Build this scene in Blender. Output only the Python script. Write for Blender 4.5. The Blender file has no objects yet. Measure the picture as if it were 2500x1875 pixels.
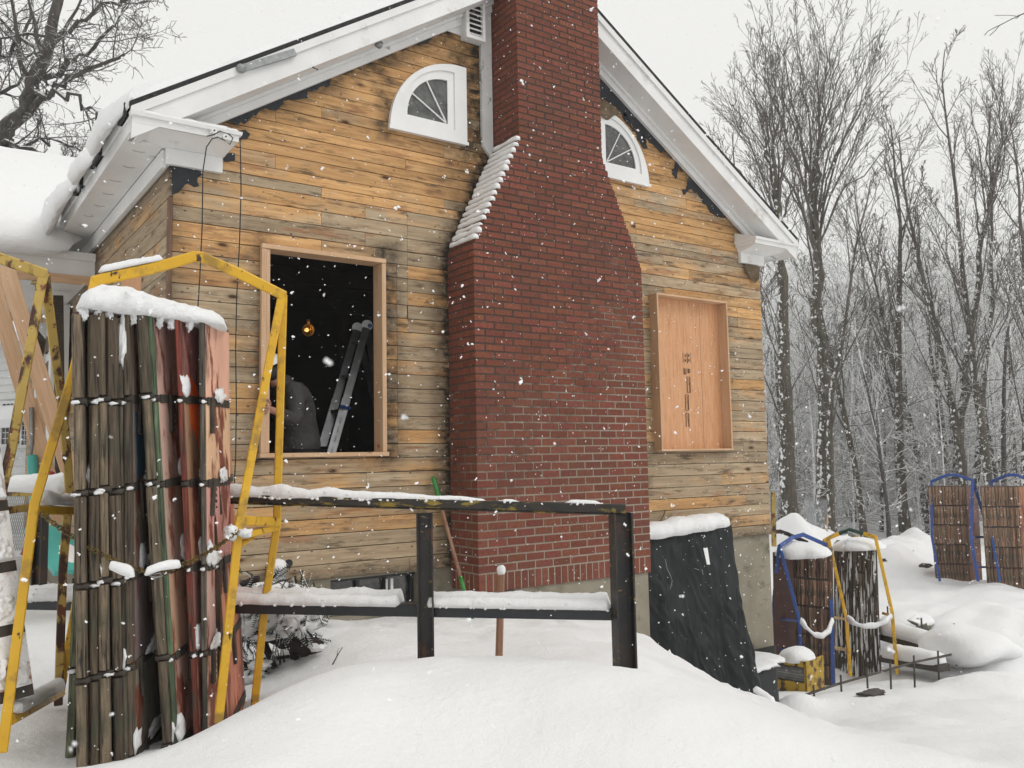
import bpy, bmesh, math, random
import numpy as np
from mathutils import Vector, Matrix, noise
R_ = math.radians
rnd = random.Random(7)
scene = bpy.context.scene
C = scene.collection

# ---------------------------------------------------------------- camera
FPX, PIT, ROL, YAW = 2115.69, .0874, -.0195, .6138
CAM = Vector((-1.6242, -6.8326, -.1072))
_f = Vector((math.sin(YAW)*math.cos(PIT), math.cos(YAW)*math.cos(PIT), math.sin(PIT)))
_r0 = Vector((math.cos(YAW), -math.sin(YAW), 0)); _u0 = _r0.cross(_f)
_r = math.cos(ROL)*_r0 + math.sin(ROL)*_u0
_u = -math.sin(ROL)*_r0 + math.cos(ROL)*_u0
cd = bpy.data.cameras.new('camera'); cam = bpy.data.objects.new('camera', cd); C.objects.link(cam)
cd.sensor_width = 36; cd.lens = FPX/2500*36; cd.clip_start = .05; cd.clip_end = 600
M = Matrix((( _r.x, _u.x, -_f.x, CAM.x), (_r.y, _u.y, -_f.y, CAM.y), (_r.z, _u.z, -_f.z, CAM.z), (0,0,0,1)))
cam.matrix_world = M
scene.camera = cam
cd.dof.use_dof = True; cd.dof.focus_distance = 7.0; cd.dof.aperture_fstop = 12.0     # a phone lens: only flakes right at the lens go soft
def ray(u, v):
    k = 2500/2212
    return _f + _r*((u*k-1250)/FPX) + _u*((937.5-v*k)/FPX)
def at(u, v, w): return CAM + ray(u, v)*w                    # a point measured off the photograph at distance w
def aty(u, v, Y): d = ray(u, v); return CAM + d*((Y-CAM.y)/d.y)
def atx(u, v, X): d = ray(u, v); return CAM + d*((X-CAM.x)/d.x)

# ---------------------------------------------------------------- world, sun, exposure
wd = bpy.data.worlds.new('World'); scene.world = wd; wd.use_nodes = True
nt = wd.node_tree; N = nt.nodes; L = nt.links; N.clear()
SUN_EL, SUN_AZ = R_(48), R_(150)
sky = N.new('ShaderNodeTexSky'); sky.sky_type = 'NISHITA'; sky.sun_disc = False
sky.sun_elevation = SUN_EL; sky.sun_rotation = SUN_AZ; sky.air_density = 1; sky.dust_density = 6; sky.ozone_density = 1
hs = N.new('ShaderNodeHueSaturation'); hs.inputs['Saturation'].default_value = .12
mx = N.new('ShaderNodeMix'); mx.data_type = 'RGBA'; mx.inputs[0].default_value = .86
mx.inputs[7].default_value = (10.4, 10.35, 10.05, 1)            # the cloud layer
bg = N.new('ShaderNodeBackground'); bg.inputs[1].default_value = .1
out = N.new('ShaderNodeOutputWorld')
L.new(sky.outputs[0], hs.inputs['Color']); L.new(hs.outputs[0], mx.inputs[6]); L.new(mx.outputs[2], bg.inputs[0]); L.new(bg.outputs[0], out.inputs[0])
sd = bpy.data.lights.new('sun', 'SUN'); sun = bpy.data.objects.new('sun', sd); C.objects.link(sun)
sd.energy = .75; sd.angle = R_(22); sd.color = (1, .97, .93)
sdir = Vector((math.sin(SUN_AZ)*math.cos(SUN_EL), math.cos(SUN_AZ)*math.cos(SUN_EL), math.sin(SUN_EL)))
sun.rotation_euler = sdir.to_track_quat('Z', 'Y').to_euler()
scene.view_settings.view_transform = 'Standard'; scene.view_settings.look = 'None'
scene.view_settings.exposure = 0.0; scene.view_settings.gamma = 1
scene.cycles.max_bounces = 8; scene.cycles.diffuse_bounces = 4
scene.cycles.use_adaptive_sampling = True

# ---------------------------------------------------------------- mesh helpers
def nz(x, y=0., z=0.): return noise.noise(Vector((x, y, z)))
def add_tag(o, label=None, cat=None, group=None, kind=None):
    if label: o['label'] = label
    if cat: o['category'] = cat
    if group: o['group'] = group
    if kind: o['kind'] = kind
    return o
def thing(name, label, cat, loc=(0,0,0), rz=0, group=None):
    o = bpy.data.objects.new(name, None); C.objects.link(o); o.empty_display_size = .2
    o.location = loc; o.rotation_euler = (0,0,rz)
    return add_tag(o, label, cat, group)
def copy_tree(o, parent=None):
    c = o.copy(); C.objects.link(c); c.parent = parent
    for ch in list(o.children): copy_tree(ch, c)
    return c
class MB:
    """collects shapes, builds ONE mesh object"""
    def __init__(s): s.v = []; s.f = []; s.t = []; s.m = []; s.tint = (1,1,1); s.mi = 0; s.sm = []; s.vs = None; s.cuts = []
    def cut(s): s.cuts.append((len(s.v), len(s.f)))
    def pieces(s, name, mats, parent=None):
        """one object per piece begun with cut()"""
        C_ = [q for i, q in enumerate(s.cuts) if i == 0 or q != s.cuts[i-1]] + [(len(s.v), len(s.f))]; O = []
        for (v0, f0), (v1, f1) in zip(C_[:-1], C_[1:]):
            if f1 == f0: continue
            p = MB(); p.v = s.v[v0:v1]; p.f = [[i-v0 for i in f] for f in s.f[f0:f1]]; p.t = s.t[f0:f1]; p.m = s.m[f0:f1]; p.sm = s.sm[f0:f1]; O.append(p.build(name, mats, parent))
        return O
    def face(s, idx, smooth=False, tint=None):
        s.f.append(idx); s.t.append(tint or s.tint); s.m.append(s.mi); s.sm.append(smooth)
    def poly(s, pts, smooth=False, tint=None):
        b = len(s.v); s.v += [tuple(p) for p in pts]; s.face(list(range(b, b+len(pts))), smooth, tint)
    def hexa(s, p, tint=None):                                  # 8 points: bottom ring, top ring
        b = len(s.v); s.v += [tuple(q) for q in p]
        for q in ((3,2,1,0),(4,5,6,7),(0,1,5,4),(1,2,6,5),(2,3,7,6),(3,0,4,7)): s.face([b+i for i in q], False, tint)
    def box(s, x0, x1, y0, y1, z0, z1, tint=None):
        s.hexa([(x0,y0,z0),(x1,y0,z0),(x1,y1,z0),(x0,y1,z0),(x0,y0,z1),(x1,y0,z1),(x1,y1,z1),(x0,y1,z1)], tint)
    def beam(s, a, b, w, h, up=(0,0,1), tint=None, b1=None):
        a = Vector(a); b = Vector(b); d = (b-a).normalized(); up = Vector(up)
        sd_ = d.cross(up)
        if sd_.length < 1e-4: sd_ = d.cross(Vector((1,0,0)))
        sd_.normalize(); u_ = sd_.cross(d).normalized()
        P = []
        for c in (a, b):
            for sx, sz in ((-1,-1),(1,-1),(1,1),(-1,1)): P.append(c + sd_*(sx*w/2) + u_*(sz*h/2))
        s.hexa([P[0],P[1],P[2],P[3],P[4],P[5],P[6],P[7]], tint)
    def tube(s, pts, rad, n=6, cap=True, tint=None, smooth=True, jag=0):
        pts = [Vector(p) for p in pts]; m = len(pts)
        if not hasattr(rad, '__len__'): rad = [rad]*m
        b = len(s.v); ref = Vector((.31,.17,.93)) if abs((pts[-1]-pts[0]).normalized().z) < .9 else Vector((1,.1,0))
        for i in range(m):
            d = (pts[min(i+1,m-1)] - pts[max(i-1,0)]).normalized()
            e = d.cross(ref)
            if e.length < 1e-5: e = d.cross(Vector((0,1,0)))
            e.normalize(); g = d.cross(e)
            for k in range(n):
                a = 2*math.pi*k/n; r = rad[i]*(1+(jag*nz(i*.7+k*1.3, b*.01, k*2.1) if jag else 0))
                q = pts[i] + (e*math.cos(a) + g*math.sin(a))*r; s.v.append((q.x,q.y,q.z))
        for i in range(m-1):
            for k in range(n):
                k2 = (k+1) % n
                s.face([b+i*n+k, b+i*n+k2, b+(i+1)*n+k2, b+(i+1)*n+k], smooth, tint)
        if cap and n > 2:
            s.face([b+k for k in range(n)][::-1], False, tint); s.face([b+(m-1)*n+k for k in range(n)], False, tint)
    def ridge(s, pts, w, h, seed=0, step=.03, n=9, under=.25, rough=.3, fr=9., tp=.35, crumbs=0, sv=None):
        """snow lying along a path: half-round top, slightly hanging sides, uneven"""
        P = [Vector(p) for p in pts]; Q = []
        for a, b in zip(P[:-1], P[1:]):
            k = max(1, int((b-a).length/step))
            for i in range(k): Q.append(a.lerp(b, i/k))
        Q.append(P[-1]); m = len(Q); s.cut(); b0 = len(s.v)
        wf = w if callable(w) else (lambda t: w); hf = h if callable(h) else (lambda t: h)
        for i, q in enumerate(Q):
            t = i/(m-1); d = (Q[min(i+1,m-1)]-Q[max(i-1,0)]); d.z = 0
            if d.length < 1e-6: d = Vector((1,0,0))
            d.normalize(); sd_ = Vector((d.y,-d.x,0)) if sv is None else sv
            e = min(1, min(t,1-t)*m*step/max(tp*wf(.5),.001)); e = math.sqrt(max(e,.0))
            ww = wf(t)/2*(1+rough*nz(i*step*fr, seed, 0))*(.35+.65*e); hh = hf(t)*(1+rough*nz(i*step*fr*.8, seed, 5))*(.1+.9*e)
            for k in range(n):
                a = math.pi*k/(n-1)
                jx = rough*.35*nz(q.x*fr*2+seed, q.y*fr*2, k*.9) + .10*nz(q.x*41+seed, q.y*41, k*1.7)
                s.v.append(tuple(q + sd_*(math.cos(a)*ww*(1+jx)) + Vector((0,0, (math.sin(a)**.75)*hh*(1+jx) - (under*hh if k in (0,n-1) else 0)))))
        for i in range(m-1):
            for k in range(n-1): s.face([b0+i*n+k, b0+(i+1)*n+k, b0+(i+1)*n+k+1, b0+i*n+k+1], True)
            s.face([b0+i*n+n-1, b0+(i+1)*n+n-1, b0+(i+1)*n, b0+i*n], True)
        s.face([b0+k for k in range(n)], True); s.face([b0+(m-1)*n+k for k in range(n)][::-1], True)
        rc = random.Random(int(seed*10)+n); hold = s.cuts
        for i in range(crumbs):
            q = s.v[b0+rc.randrange(m)*n+rc.choice((0,0,1,n-2,n-1,n-1))]; r = rc.uniform(.003,.009); s.blob(q, (r*1.3,r*1.3,r), 1, .6, i); hold.pop()
    def blob(s, c, r, sub=2, amp=.25, seed=0, fr=2.2, tint=None):
        bm = bmesh.new(); bmesh.ops.create_icosphere(bm, subdivisions=sub, radius=1)
        s.cut(); b = len(s.v)
        if not hasattr(r, '__len__'): r = (r,r,r)
        for v in bm.verts:
            k = 1 + amp*nz(v.co.x*fr+seed*3.1, v.co.y*fr+seed, v.co.z*fr-seed*1.7)*1.6
            s.v.append((c[0]+v.co.x*k*r[0], c[1]+v.co.y*k*r[1], c[2]+v.co.z*k*r[2]))
        for f in bm.faces: s.face([b+v.index for v in f.verts], True, tint)
        bm.free()
    def loft(s, rings, cap=True, smooth=True, tint=None):
        b = len(s.v); n = len(rings[0])
        for r in rings: s.v += [tuple(p) for p in r]
        for i in range(len(rings)-1):
            for k in range(n):
                k2 = (k+1) % n; s.face([b+i*n+k, b+i*n+k2, b+(i+1)*n+k2, b+(i+1)*n+k], smooth, tint)
        if cap: s.face([b+k for k in range(n)][::-1], False, tint); s.face([b+(len(rings)-1)*n+k for k in range(n)], False, tint)
    def prism(s, pts, vec, tint=None):                          # polygon extruded by vec
        b = len(s.v); n = len(pts); vec = Vector(vec)
        s.v += [tuple(p) for p in pts] + [tuple(Vector(p)+vec) for p in pts]
        s.face(list(range(b, b+n)), False, tint); s.face([b+n+i for i in range(n)][::-1], False, tint)
        for i in range(n): j = (i+1) % n; s.face([b+i, b+n+i, b+n+j, b+j], False, tint)
    def build(s, name, mats, parent=None, bevel=0, fixn=True):
        me = bpy.data.meshes.new(name); me.from_pydata(s.v, [], s.f)
        if not isinstance(mats, (list, tuple)): mats = [mats]
        for m_ in mats: me.materials.append(m_)
        me.polygons.foreach_set('material_index', s.m); me.polygons.foreach_set('use_smooth', s.sm)
        at_ = me.color_attributes.new('tint', 'FLOAT_COLOR', 'CORNER')
        cols = []
        if s.vs is None:
            for f, t in zip(s.f, s.t): cols += [t[0], t[1], t[2], 1.]*len(f)
        else:
            for f in s.f:
                for i in f: t = s.vs[i]; cols += [t[0], t[1], t[2], 1.]
        at_.data.foreach_set('color', cols)
        if fixn:
            bm = bmesh.new(); bm.from_mesh(me); bmesh.ops.recalc_face_normals(bm, faces=bm.faces[:]); bm.to_mesh(me); bm.free()
        me.update()
        o = bpy.data.objects.new(name, me); C.objects.link(o)
        if parent is not None: o.parent = parent
        if bevel:
            md = o.modifiers.new('bevel', 'BEVEL'); md.width = bevel; md.segments = 1; md.limit_method = 'ANGLE'
        return o

# ---------------------------------------------------------------- materials
def new_mat(name):
    m = bpy.data.materials.new(name); m.use_nodes = True; return m, m.node_tree.nodes, m.node_tree.links, m.node_tree.nodes['Principled BSDF']
def nd(N, t, **k):
    n = N.new(t)
    for a, b in k.items(): setattr(n, a, b)
    return n
def ramp(N, stops, interp='LINEAR'):
    r = N.new('ShaderNodeValToRGB'); e = r.color_ramp.elements; r.color_ramp.interpolation = interp
    while len(e) < len(stops): e.new(.5)
    for el, (p, c) in zip(e, stops):
        el.position = p; el.color = (c[0],c[1],c[2],1) if hasattr(c,'__len__') else (c,c,c,1)
    return r
def mixc(N, L, fac, a, b, mode='MIX'):
    m = N.new('ShaderNodeMix'); m.data_type = 'RGBA'; m.blend_type = mode
    for sock, v in ((m.inputs[0], fac), (m.inputs[6], a), (m.inputs[7], b)):
        if hasattr(v, 'is_linked'): L.new(v, sock)
        elif hasattr(v, '__len__'): sock.default_value = (v[0],v[1],v[2],1)
        else: sock.default_value = v
    return m.outputs[2]
def math_(N, L, op, a, b=None, clamp=False):
    m = N.new('ShaderNodeMath'); m.operation = op; m.use_clamp = clamp
    for i, v in enumerate((a, b)):
        if v is None: continue
        if hasattr(v, 'is_linked'): L.new(v, m.inputs[i])
        else: m.inputs[i].default_value = v
    return m.outputs[0]
def tex_noise(N, L, vec, scale, detail=4, rough=.55):
    n = N.new('ShaderNodeTexNoise'); n.inputs['Scale'].default_value = scale; n.inputs['Detail'].default_value = detail; n.inputs['Roughness'].default_value = rough
    if vec is not None: L.new(vec, n.inputs['Vector'])
    return n.outputs['Fac']
def mapping(N, L, vec, scale=(1,1,1), loc=(0,0,0)):
    m = N.new('ShaderNodeMapping'); L.new(vec, m.inputs['Vector']); m.inputs['Scale'].default_value = scale; m.inputs['Location'].default_value = loc
    return m.outputs[0]
def snow_mask(N, L, lo, hi, coord, amp=.35, scale=14):
    g = N.new('ShaderNodeNewGeometry'); sx = N.new('ShaderNodeSeparateXYZ'); L.new(g.outputs['Normal'], sx.inputs[0])
    n = tex_noise(N, L, coord, scale, 3)
    v = math_(N, L, 'ADD', sx.outputs['Z'], math_(N, L, 'MULTIPLY', math_(N, L, 'SUBTRACT', n, .5), amp*2))
    mr = N.new('ShaderNodeMapRange'); L.new(v, mr.inputs[0]); mr.inputs[1].default_value = lo; mr.inputs[2].default_value = hi
    return mr.outputs[0]
def snow_mask(N, L, lo, hi, coord, amp=.35, scale=14, d=(0,0,1)):
    g = N.new('ShaderNodeNewGeometry'); dp = N.new('ShaderNodeVectorMath'); dp.operation = 'DOT_PRODUCT'; L.new(g.outputs['Normal'], dp.inputs[0]); dp.inputs[1].default_value = Vector(d).normalized()
    n = tex_noise(N, L, coord, scale, 3)
    v = math_(N, L, 'ADD', dp.outputs['Value'], math_(N, L, 'MULTIPLY', math_(N, L, 'SUBTRACT', n, .5), amp*2))
    mr = N.new('ShaderNodeMapRange'); L.new(v, mr.inputs[0]); mr.inputs[1].default_value = lo; mr.inputs[2].default_value = hi
    return mr.outputs[0]
SNOWC = (.88,.885,.89)
def M_gen(name, c1, c2, scale=6, stretch=(1,1,1), rough=.6, bump=.2, bscale=None, metallic=0, tint=False, spots=None, snow=None, detail=5, lo=.3, hi=.7, spec=.5, bdist=.01):
    """two-tone noise surface; spots=[(colour, scale, threshold, softness)]; snow=(lo,hi) lays snow on faces that look up"""
    m, N, L, P = new_mat(name)
    tc = N.new('ShaderNodeTexCoord'); co = tc.outputs['Object']
    v = mapping(N, L, co, stretch)
    n1 = tex_noise(N, L, v, scale, detail)
    r = ramp(N, [(lo, c1), (hi, c2)]); L.new(n1, r.inputs[0]); col = r.outputs[0]
    if tint:
        a = nd(N, 'ShaderNodeAttribute', attribute_name='tint'); col = mixc(N, L, 1., col, a.outputs['Color'], 'MULTIPLY')
    for i, sp in enumerate(spots or []):
        c, sc, th, so = sp[:4]; st = sp[4] if len(sp) > 4 else (1,1,1)
        v2 = mapping(N, L, co, st, (i*3.7+1.3, i*1.9, i*5.1)); n2 = tex_noise(N, L, v2, sc, 6, .62)
        r2 = ramp(N, [(th-so, 0), (th+so, 1)]); L.new(n2, r2.inputs[0]); col = mixc(N, L, r2.outputs[0], col, c)
    if snow:
        k = snow_mask(N, L, snow[0], snow[1], co, *(snow[2:] if len(snow) > 2 else ())); col = mixc(N, L, k, col, SNOWC)
    L.new(col, P.inputs['Base Color']); P.inputs['Roughness'].default_value = rough; P.inputs['Metallic'].default_value = metallic
    P.inputs['Specular IOR Level'].default_value = spec
    if bump:
        b = N.new('ShaderNodeBump'); b.inputs['Strength'].default_value = bump; b.inputs['Distance'].default_value = bdist
        n3 = tex_noise(N, L, mapping(N, L, co, stretch), bscale or scale*3, 6, .6); L.new(n3, b.inputs['Height']); L.new(b.outputs[0], P.inputs['Normal'])
    return m
def M_snow():
    m, N, L, P = new_mat('snow'); tc = N.new('ShaderNodeTexCoord'); co = tc.outputs['Object']
    P.inputs['Base Color'].default_value = (.87,.875,.88,1); P.inputs['Roughness'].default_value = .7; P.inputs['Specular IOR Level'].default_value = .25
    a = tex_noise(N, L, co, 22, 6, .65); b_ = tex_noise(N, L, co, 150, 4, .6)
    c_ = tex_noise(N, L, co, 5, 4, .6); h = math_(N, L, 'ADD', math_(N, L, 'ADD', a, math_(N, L, 'MULTIPLY', b_, .45)), math_(N, L, 'MULTIPLY', c_, 1.6))
    b = N.new('ShaderNodeBump'); b.inputs['Strength'].default_value = .7; b.inputs['Distance'].default_value = .015
    L.new(h, b.inputs['Height']); L.new(b.outputs[0], P.inputs['Normal']); return m
def M_siding(name='weathered_sheathing'):
    m, N, L, P = new_mat(name); tc = N.new('ShaderNodeTexCoord'); a = nd(N, 'ShaderNodeAttribute', attribute_name='tint')
    sx = N.new('ShaderNodeSeparateColor'); L.new(a.outputs['Color'], sx.inputs[0]); seed, amb, stain = sx.outputs
    cv = N.new('ShaderNodeCombineXYZ'); L.new(math_(N,L,'MULTIPLY',seed,61.), cv.inputs[0]); L.new(math_(N,L,'MULTIPLY',seed,23.), cv.inputs[1]); L.new(math_(N,L,'MULTIPLY',seed,-37.), cv.inputs[2])
    def vec(sc):
        mp = mapping(N, L, tc.outputs['Object'], sc); va = N.new('ShaderNodeVectorMath'); va.operation = 'ADD'; L.new(mp, va.inputs[0]); L.new(cv.outputs[0], va.inputs[1]); return va.outputs[0]
    g1 = tex_noise(N, L, vec((1.0,1.0,20)), 1.6, 7, .62); g2 = tex_noise(N, L, vec((3.5,3.5,9)), 1.3, 5, .6); patch = tex_noise(N, L, vec((1.1,1.1,3.2)), 1.5, 3, .5)
    grey = ramp(N, [(.2,(.24,.165,.10)),(.4,(.37,.275,.175)),(.6,(.46,.36,.24)),(.8,(.54,.44,.31))]); L.new(g1, grey.inputs[0])
    am = ramp(N, [(.2,(.36,.18,.075)),(.42,(.54,.30,.125)),(.6,(.66,.395,.175)),(.8,(.74,.49,.25))]); L.new(g1, am.inputs[0])
    red = ramp(N, [(.3,(.26,.12,.055)),(.7,(.42,.21,.10))]); L.new(g1, red.inputs[0])
    f = math_(N,L,'ADD', amb, math_(N,L,'MULTIPLY', math_(N,L,'SUBTRACT', patch, .5), 1.5), True)
    rf = ramp(N, [(.3,0),(.7,1)]); L.new(f, rf.inputs[0])
    col = mixc(N, L, rf.outputs[0], grey.outputs[0], am.outputs[0])
    p2 = tex_noise(N, L, vec((.9,.9,5)), 2.3, 5, .6); rr = ramp(N, [(.58,0),(.66,.75)]); L.new(p2, rr.inputs[0]); col = mixc(N, L, rr.outputs[0], col, red.outputs[0])
    vf = N.new('ShaderNodeMapRange'); L.new(math_(N,L,'FRACT',math_(N,L,'MULTIPLY',seed,7.31)), vf.inputs[0]); vf.inputs[3].default_value = .80; vf.inputs[4].default_value = 1.08; col = mixc(N, L, 1., col, vf.outputs[0], 'MULTIPLY')
    # dark weather streaks, mildew
    d1 = tex_noise(N, L, vec((1.3,1.3,9)), 2.1, 8, .72); dr = ramp(N, [(.535,0),(.66,.85)]); L.new(d1, dr.inputs[0]); col = mixc(N, L, dr.outputs[0], col, (.075,.055,.036))
    gr = ramp(N, [(.55,0),(.78,.4)]); L.new(g2, gr.inputs[0]); col = mixc(N, L, gr.outputs[0], col, (.13,.115,.075))
    d3 = tex_noise(N, L, vec((4,4,70)), 1.5, 5, .6); d4 = ramp(N, [(.62,0),(.68,.6)]); L.new(d3, d4.inputs[0]); col = mixc(N, L, d4.outputs[0], col, (.09,.055,.03))
    d5 = tex_noise(N, L, vec((14,14,30)), 1.9, 4, .6); d6 = ramp(N, [(.69,0),(.73,.8)]); L.new(d5, d6.inputs[0]); col = mixc(N, L, d6.outputs[0], col, (.05,.03,.02))
    # knots
    vo = N.new('ShaderNodeTexVoronoi'); vo.inputs['Scale'].default_value = 1.; L.new(vec((2.3,2.3,6.)), vo.inputs['Vector'])
    kr = ramp(N, [(0,1),(.06,1),(.11,.4),(.19,0)]); L.new(vo.outputs['Distance'], kr.inputs[0]); col = mixc(N, L, kr.outputs[0], col, (.07,.03,.014))
    # nail heads with rust tails
    v3 = N.new('ShaderNodeTexVoronoi'); v3.inputs['Scale'].default_value = 1.; L.new(vec((7.5,7.5,12.)), v3.inputs['Vector'])
    k3 = ramp(N, [(0,1),(.075,.95),(.11,0)]); L.new(v3.outputs['Distance'], k3.inputs[0]); col = mixc(N, L, math_(N,L,'MULTIPLY',k3.outputs[0],.75), col, (.03,.02,.014))
    # stains carried per vertex (soaked-in water marks of the old wall)
    s1 = tex_noise(N, L, vec((5,5,7)), 1.6, 6, .7); sm = math_(N,L,'MULTIPLY', stain, math_(N,L,'MULTIPLY', math_(N,L,'SUBTRACT', s1, .22), 3.8), True)
    col = mixc(N, L, sm, col, (.028,.021,.014))
    L.new(col, P.inputs['Base Color']); P.inputs['Roughness'].default_value = .75; P.inputs['Specular IOR Level'].default_value = .25
    b = N.new('ShaderNodeBump'); b.inputs['Strength'].default_value = .3; b.inputs['Distance'].default_value = .003; L.new(g1, b.inputs['Height']); L.new(b.outputs[0], P.inputs['Normal'])
    return m
def M_brick():
    m, N, L, P = new_mat('red_brick'); tc = N.new('ShaderNodeTexCoord'); a = nd(N, 'ShaderNodeAttribute', attribute_name='tint')
    co = tc.outputs['Object']; n1 = tex_noise(N, L, co, 35, 6, .65); n2 = tex_noise(N, L, co, 1.1, 4, .6)
    r = ramp(N, [(.3,(.125,.037,.023)),(.5,(.178,.056,.034)),(.75,(.225,.078,.050))]); L.new(n1, r.inputs[0])
    col = mixc(N, L, 1., r.outputs[0], a.outputs['Color'], 'MULTIPLY')
    r2 = ramp(N, [(.45,0),(.75,.5)]); L.new(n2, r2.inputs[0]); col = mixc(N, L, r2.outputs[0], col, (.10,.05,.036))
    n4 = tex_noise(N, L, mapping(N, L, co, (6,6,14)), 1.3, 8, .72); r4 = ramp(N, [(.66,0),(.74,.5)]); L.new(n4, r4.inputs[0]); col = mixc(N, L, r4.outputs[0], col, (.33,.27,.24))
    L.new(col, P.inputs['Base Color']); P.inputs['Roughness'].default_value = .8; P.inputs['Specular IOR Level'].default_value = .3
    b = N.new('ShaderNodeBump'); b.inputs['Strength'].default_value = .5; b.inputs['Distance'].default_value = .003; L.new(n1, b.inputs['Height']); L.new(b.outputs[0], P.inputs['Normal'])
    return m
def M_mortar():
    m, N, L, P = new_mat('mortar'); tc = N.new('ShaderNodeTexCoord'); co = tc.outputs['Object']
    sx = N.new('ShaderNodeSeparateXYZ'); L.new(co, sx.inputs[0])
    n = tex_noise(N, L, co, 3.2, 6, .7)
    # repointed low down and on the right, eroded and dark above
    t = math_(N,L,'ADD', math_(N,L,'MULTIPLY', sx.outputs['Z'], -.42), math_(N,L,'MULTIPLY', sx.outputs['X'], .33))
    t = math_(N,L,'ADD', t, math_(N,L,'MULTIPLY', math_(N,L,'SUBTRACT', n, .5), 2.2))
    r = ramp(N, [(0.0,(.035,.022,.018)),(.42,(.06,.04,.032)),(.68,(.28,.235,.18)),(1.,(.36,.31,.25))])
    mr = N.new('ShaderNodeMapRange'); L.new(t, mr.inputs[0]); mr.inputs[1].default_value = .15; mr.inputs[2].default_value = 1.55; L.new(mr.outputs[0], r.inputs[0])
    n2 = tex_noise(N, L, co, 60, 5); col = mixc(N, L, math_(N,L,'MULTIPLY',n2,.5), r.outputs[0], (.12,.1,.08))
    L.new(col, P.inputs['Base Color']); P.inputs['Roughness'].default_value = .95
    b = N.new('ShaderNodeBump'); b.inputs['Strength'].default_value = .6; b.inputs['Distance'].default_value = .004; L.new(n2, b.inputs['Height']); L.new(b.outputs[0], P.inputs['Normal'])
    return m
def M_glass():
    m, N, L, P = new_mat('window_glass'); P.inputs['Base Color'].default_value = (.035,.037,.035,1); P.inputs['Roughness'].default_value = .12; P.inputs['Specular IOR Level'].default_value = .9
    tc = N.new('ShaderNodeTexCoord'); n = tex_noise(N, L, tc.outputs['Object'], 9, 6, .7); r = ramp(N, [(.4,(.02,.021,.02)),(.62,(.085,.087,.08))]); L.new(n, r.inputs[0]); L.new(r.outputs[0], P.inputs['Base Color'])
    b = N.new('ShaderNodeBump'); b.inputs['Strength'].default_value = .12; b.inputs['Distance'].default_value = .01; L.new(n, b.inputs['Height']); L.new(b.outputs[0], P.inputs['Normal'])
    return m
snow = M_snow()
siding = M_siding(); brickm = M_brick(); mortar = M_mortar(); glassm = M_glass()
white = M_gen('white_paint', (.68,.68,.68), (.79,.79,.78), 2.5, rough=.55, bump=.15, spots=[((.30,.29,.27), 7, .71, .02), ((.50,.46,.42), 3, .68, .06)])
white_trim = M_gen('white_window_paint', (.72,.73,.73), (.80,.80,.79), 3, rough=.5, bump=.08, spots=[((.42,.4,.37), 9, .73, .02)])
peel = M_gen('peeling_white_paint', (.55,.55,.54), (.66,.66,.65), 5, rough=.7, bump=.4, spots=[((.24,.22,.19), 9, .60, .015, (1,1,.4))])
tarp_p = M_gen('tar_paper', (.010,.013,.018), (.022,.025,.03), 8, rough=.7, bump=.3)
concrete = M_gen('concrete', (.22,.195,.145), (.31,.28,.22), 2.2, rough=.9, bump=.3, bscale=30, spots=[((.13,.12,.075), 2.6, .62, .06), ((.36,.35,.31), 9, .68, .04), ((.10,.09,.06), 1.7, .66, .05, (1,1,2.5))])
fir = M_gen('new_fir_lumber', (.50,.31,.17), (.63,.42,.26), 3, stretch=(1,1,1), rough=.65, bump=.15, spots=[((.24,.105,.045), 7, .70, .02), ((.66,.45,.30), 2.2, .6, .08)])
firz = M_gen('new_fir_upright', (.50,.31,.175), (.63,.42,.265), 3, stretch=(14,14,1), rough=.65, bump=.15, spots=[((.22,.085,.035), 6, .70, .02)])
ply = M_gen('orange_plywood', (.55,.275,.13), (.66,.36,.19), 3, stretch=(11,11,1.1), rough=.6, bump=.12, spots=[((.22,.07,.03), 16, .715, .012, (1,1,.5)), ((.42,.17,.07), 5, .62, .05, (10,10,1))])
ink = M_gen('stamp_ink', (.05,.03,.02), (.09,.05,.03), 30, rough=.8, bump=0)
plastic = M_gen('black_poly_sheet', (.009,.011,.012), (.018,.021,.023), 3, rough=.5, spec=.22, bump=.4, bscale=7, bdist=.03, spots=[((.16,.16,.16), 11, .745, .01, (1,1,.5))])
steelb = M_gen('worn_black_steel', (.012,.012,.014), (.032,.024,.02), 6, rough=.5, bump=.35, bscale=40, spots=[((.26,.17,.02), 12, .655, .03, (1,1,3)), ((.09,.035,.015), 8, .62, .05)])
steeln = M_gen('dark_steel', (.011,.014,.019), (.026,.028,.032), 5, rough=.45, bump=.25, bscale=40, spots=[((.07,.045,.03), 14, .70, .02)])
yellow = M_gen('yellow_paint', (.60,.33,.012), (.72,.42,.02), 5, rough=.45, bump=.2, spots=[((.34,.20,.03), 6, .58, .06), ((.05,.025,.012), 17, .645, .02, (1,1,.5))])
yellow_r = M_gen('rusted_yellow_paint', (.42,.29,.06), (.52,.36,.10), 5, rough=.6, bump=.4, spots=[((.055,.02,.012), 9, .53, .03, (1,1,.45)), ((.15,.045,.018), 16, .60, .03)])
blue = M_gen('blue_paint', (.018,.055,.22), (.03,.085,.33), 6, rough=.45, bump=.2, spots=[((.35,.40,.5), 26, .68, .02), ((.03,.02,.02), 11, .70, .02)])
galv = M_gen('galvanised_steel', (.20,.21,.21), (.33,.34,.34), 20, rough=.45, bump=.1, metallic=.5)
alu = M_gen('aluminium', (.30,.31,.32), (.46,.47,.48), 9, rough=.38, metallic=.75, bump=.05)
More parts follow.
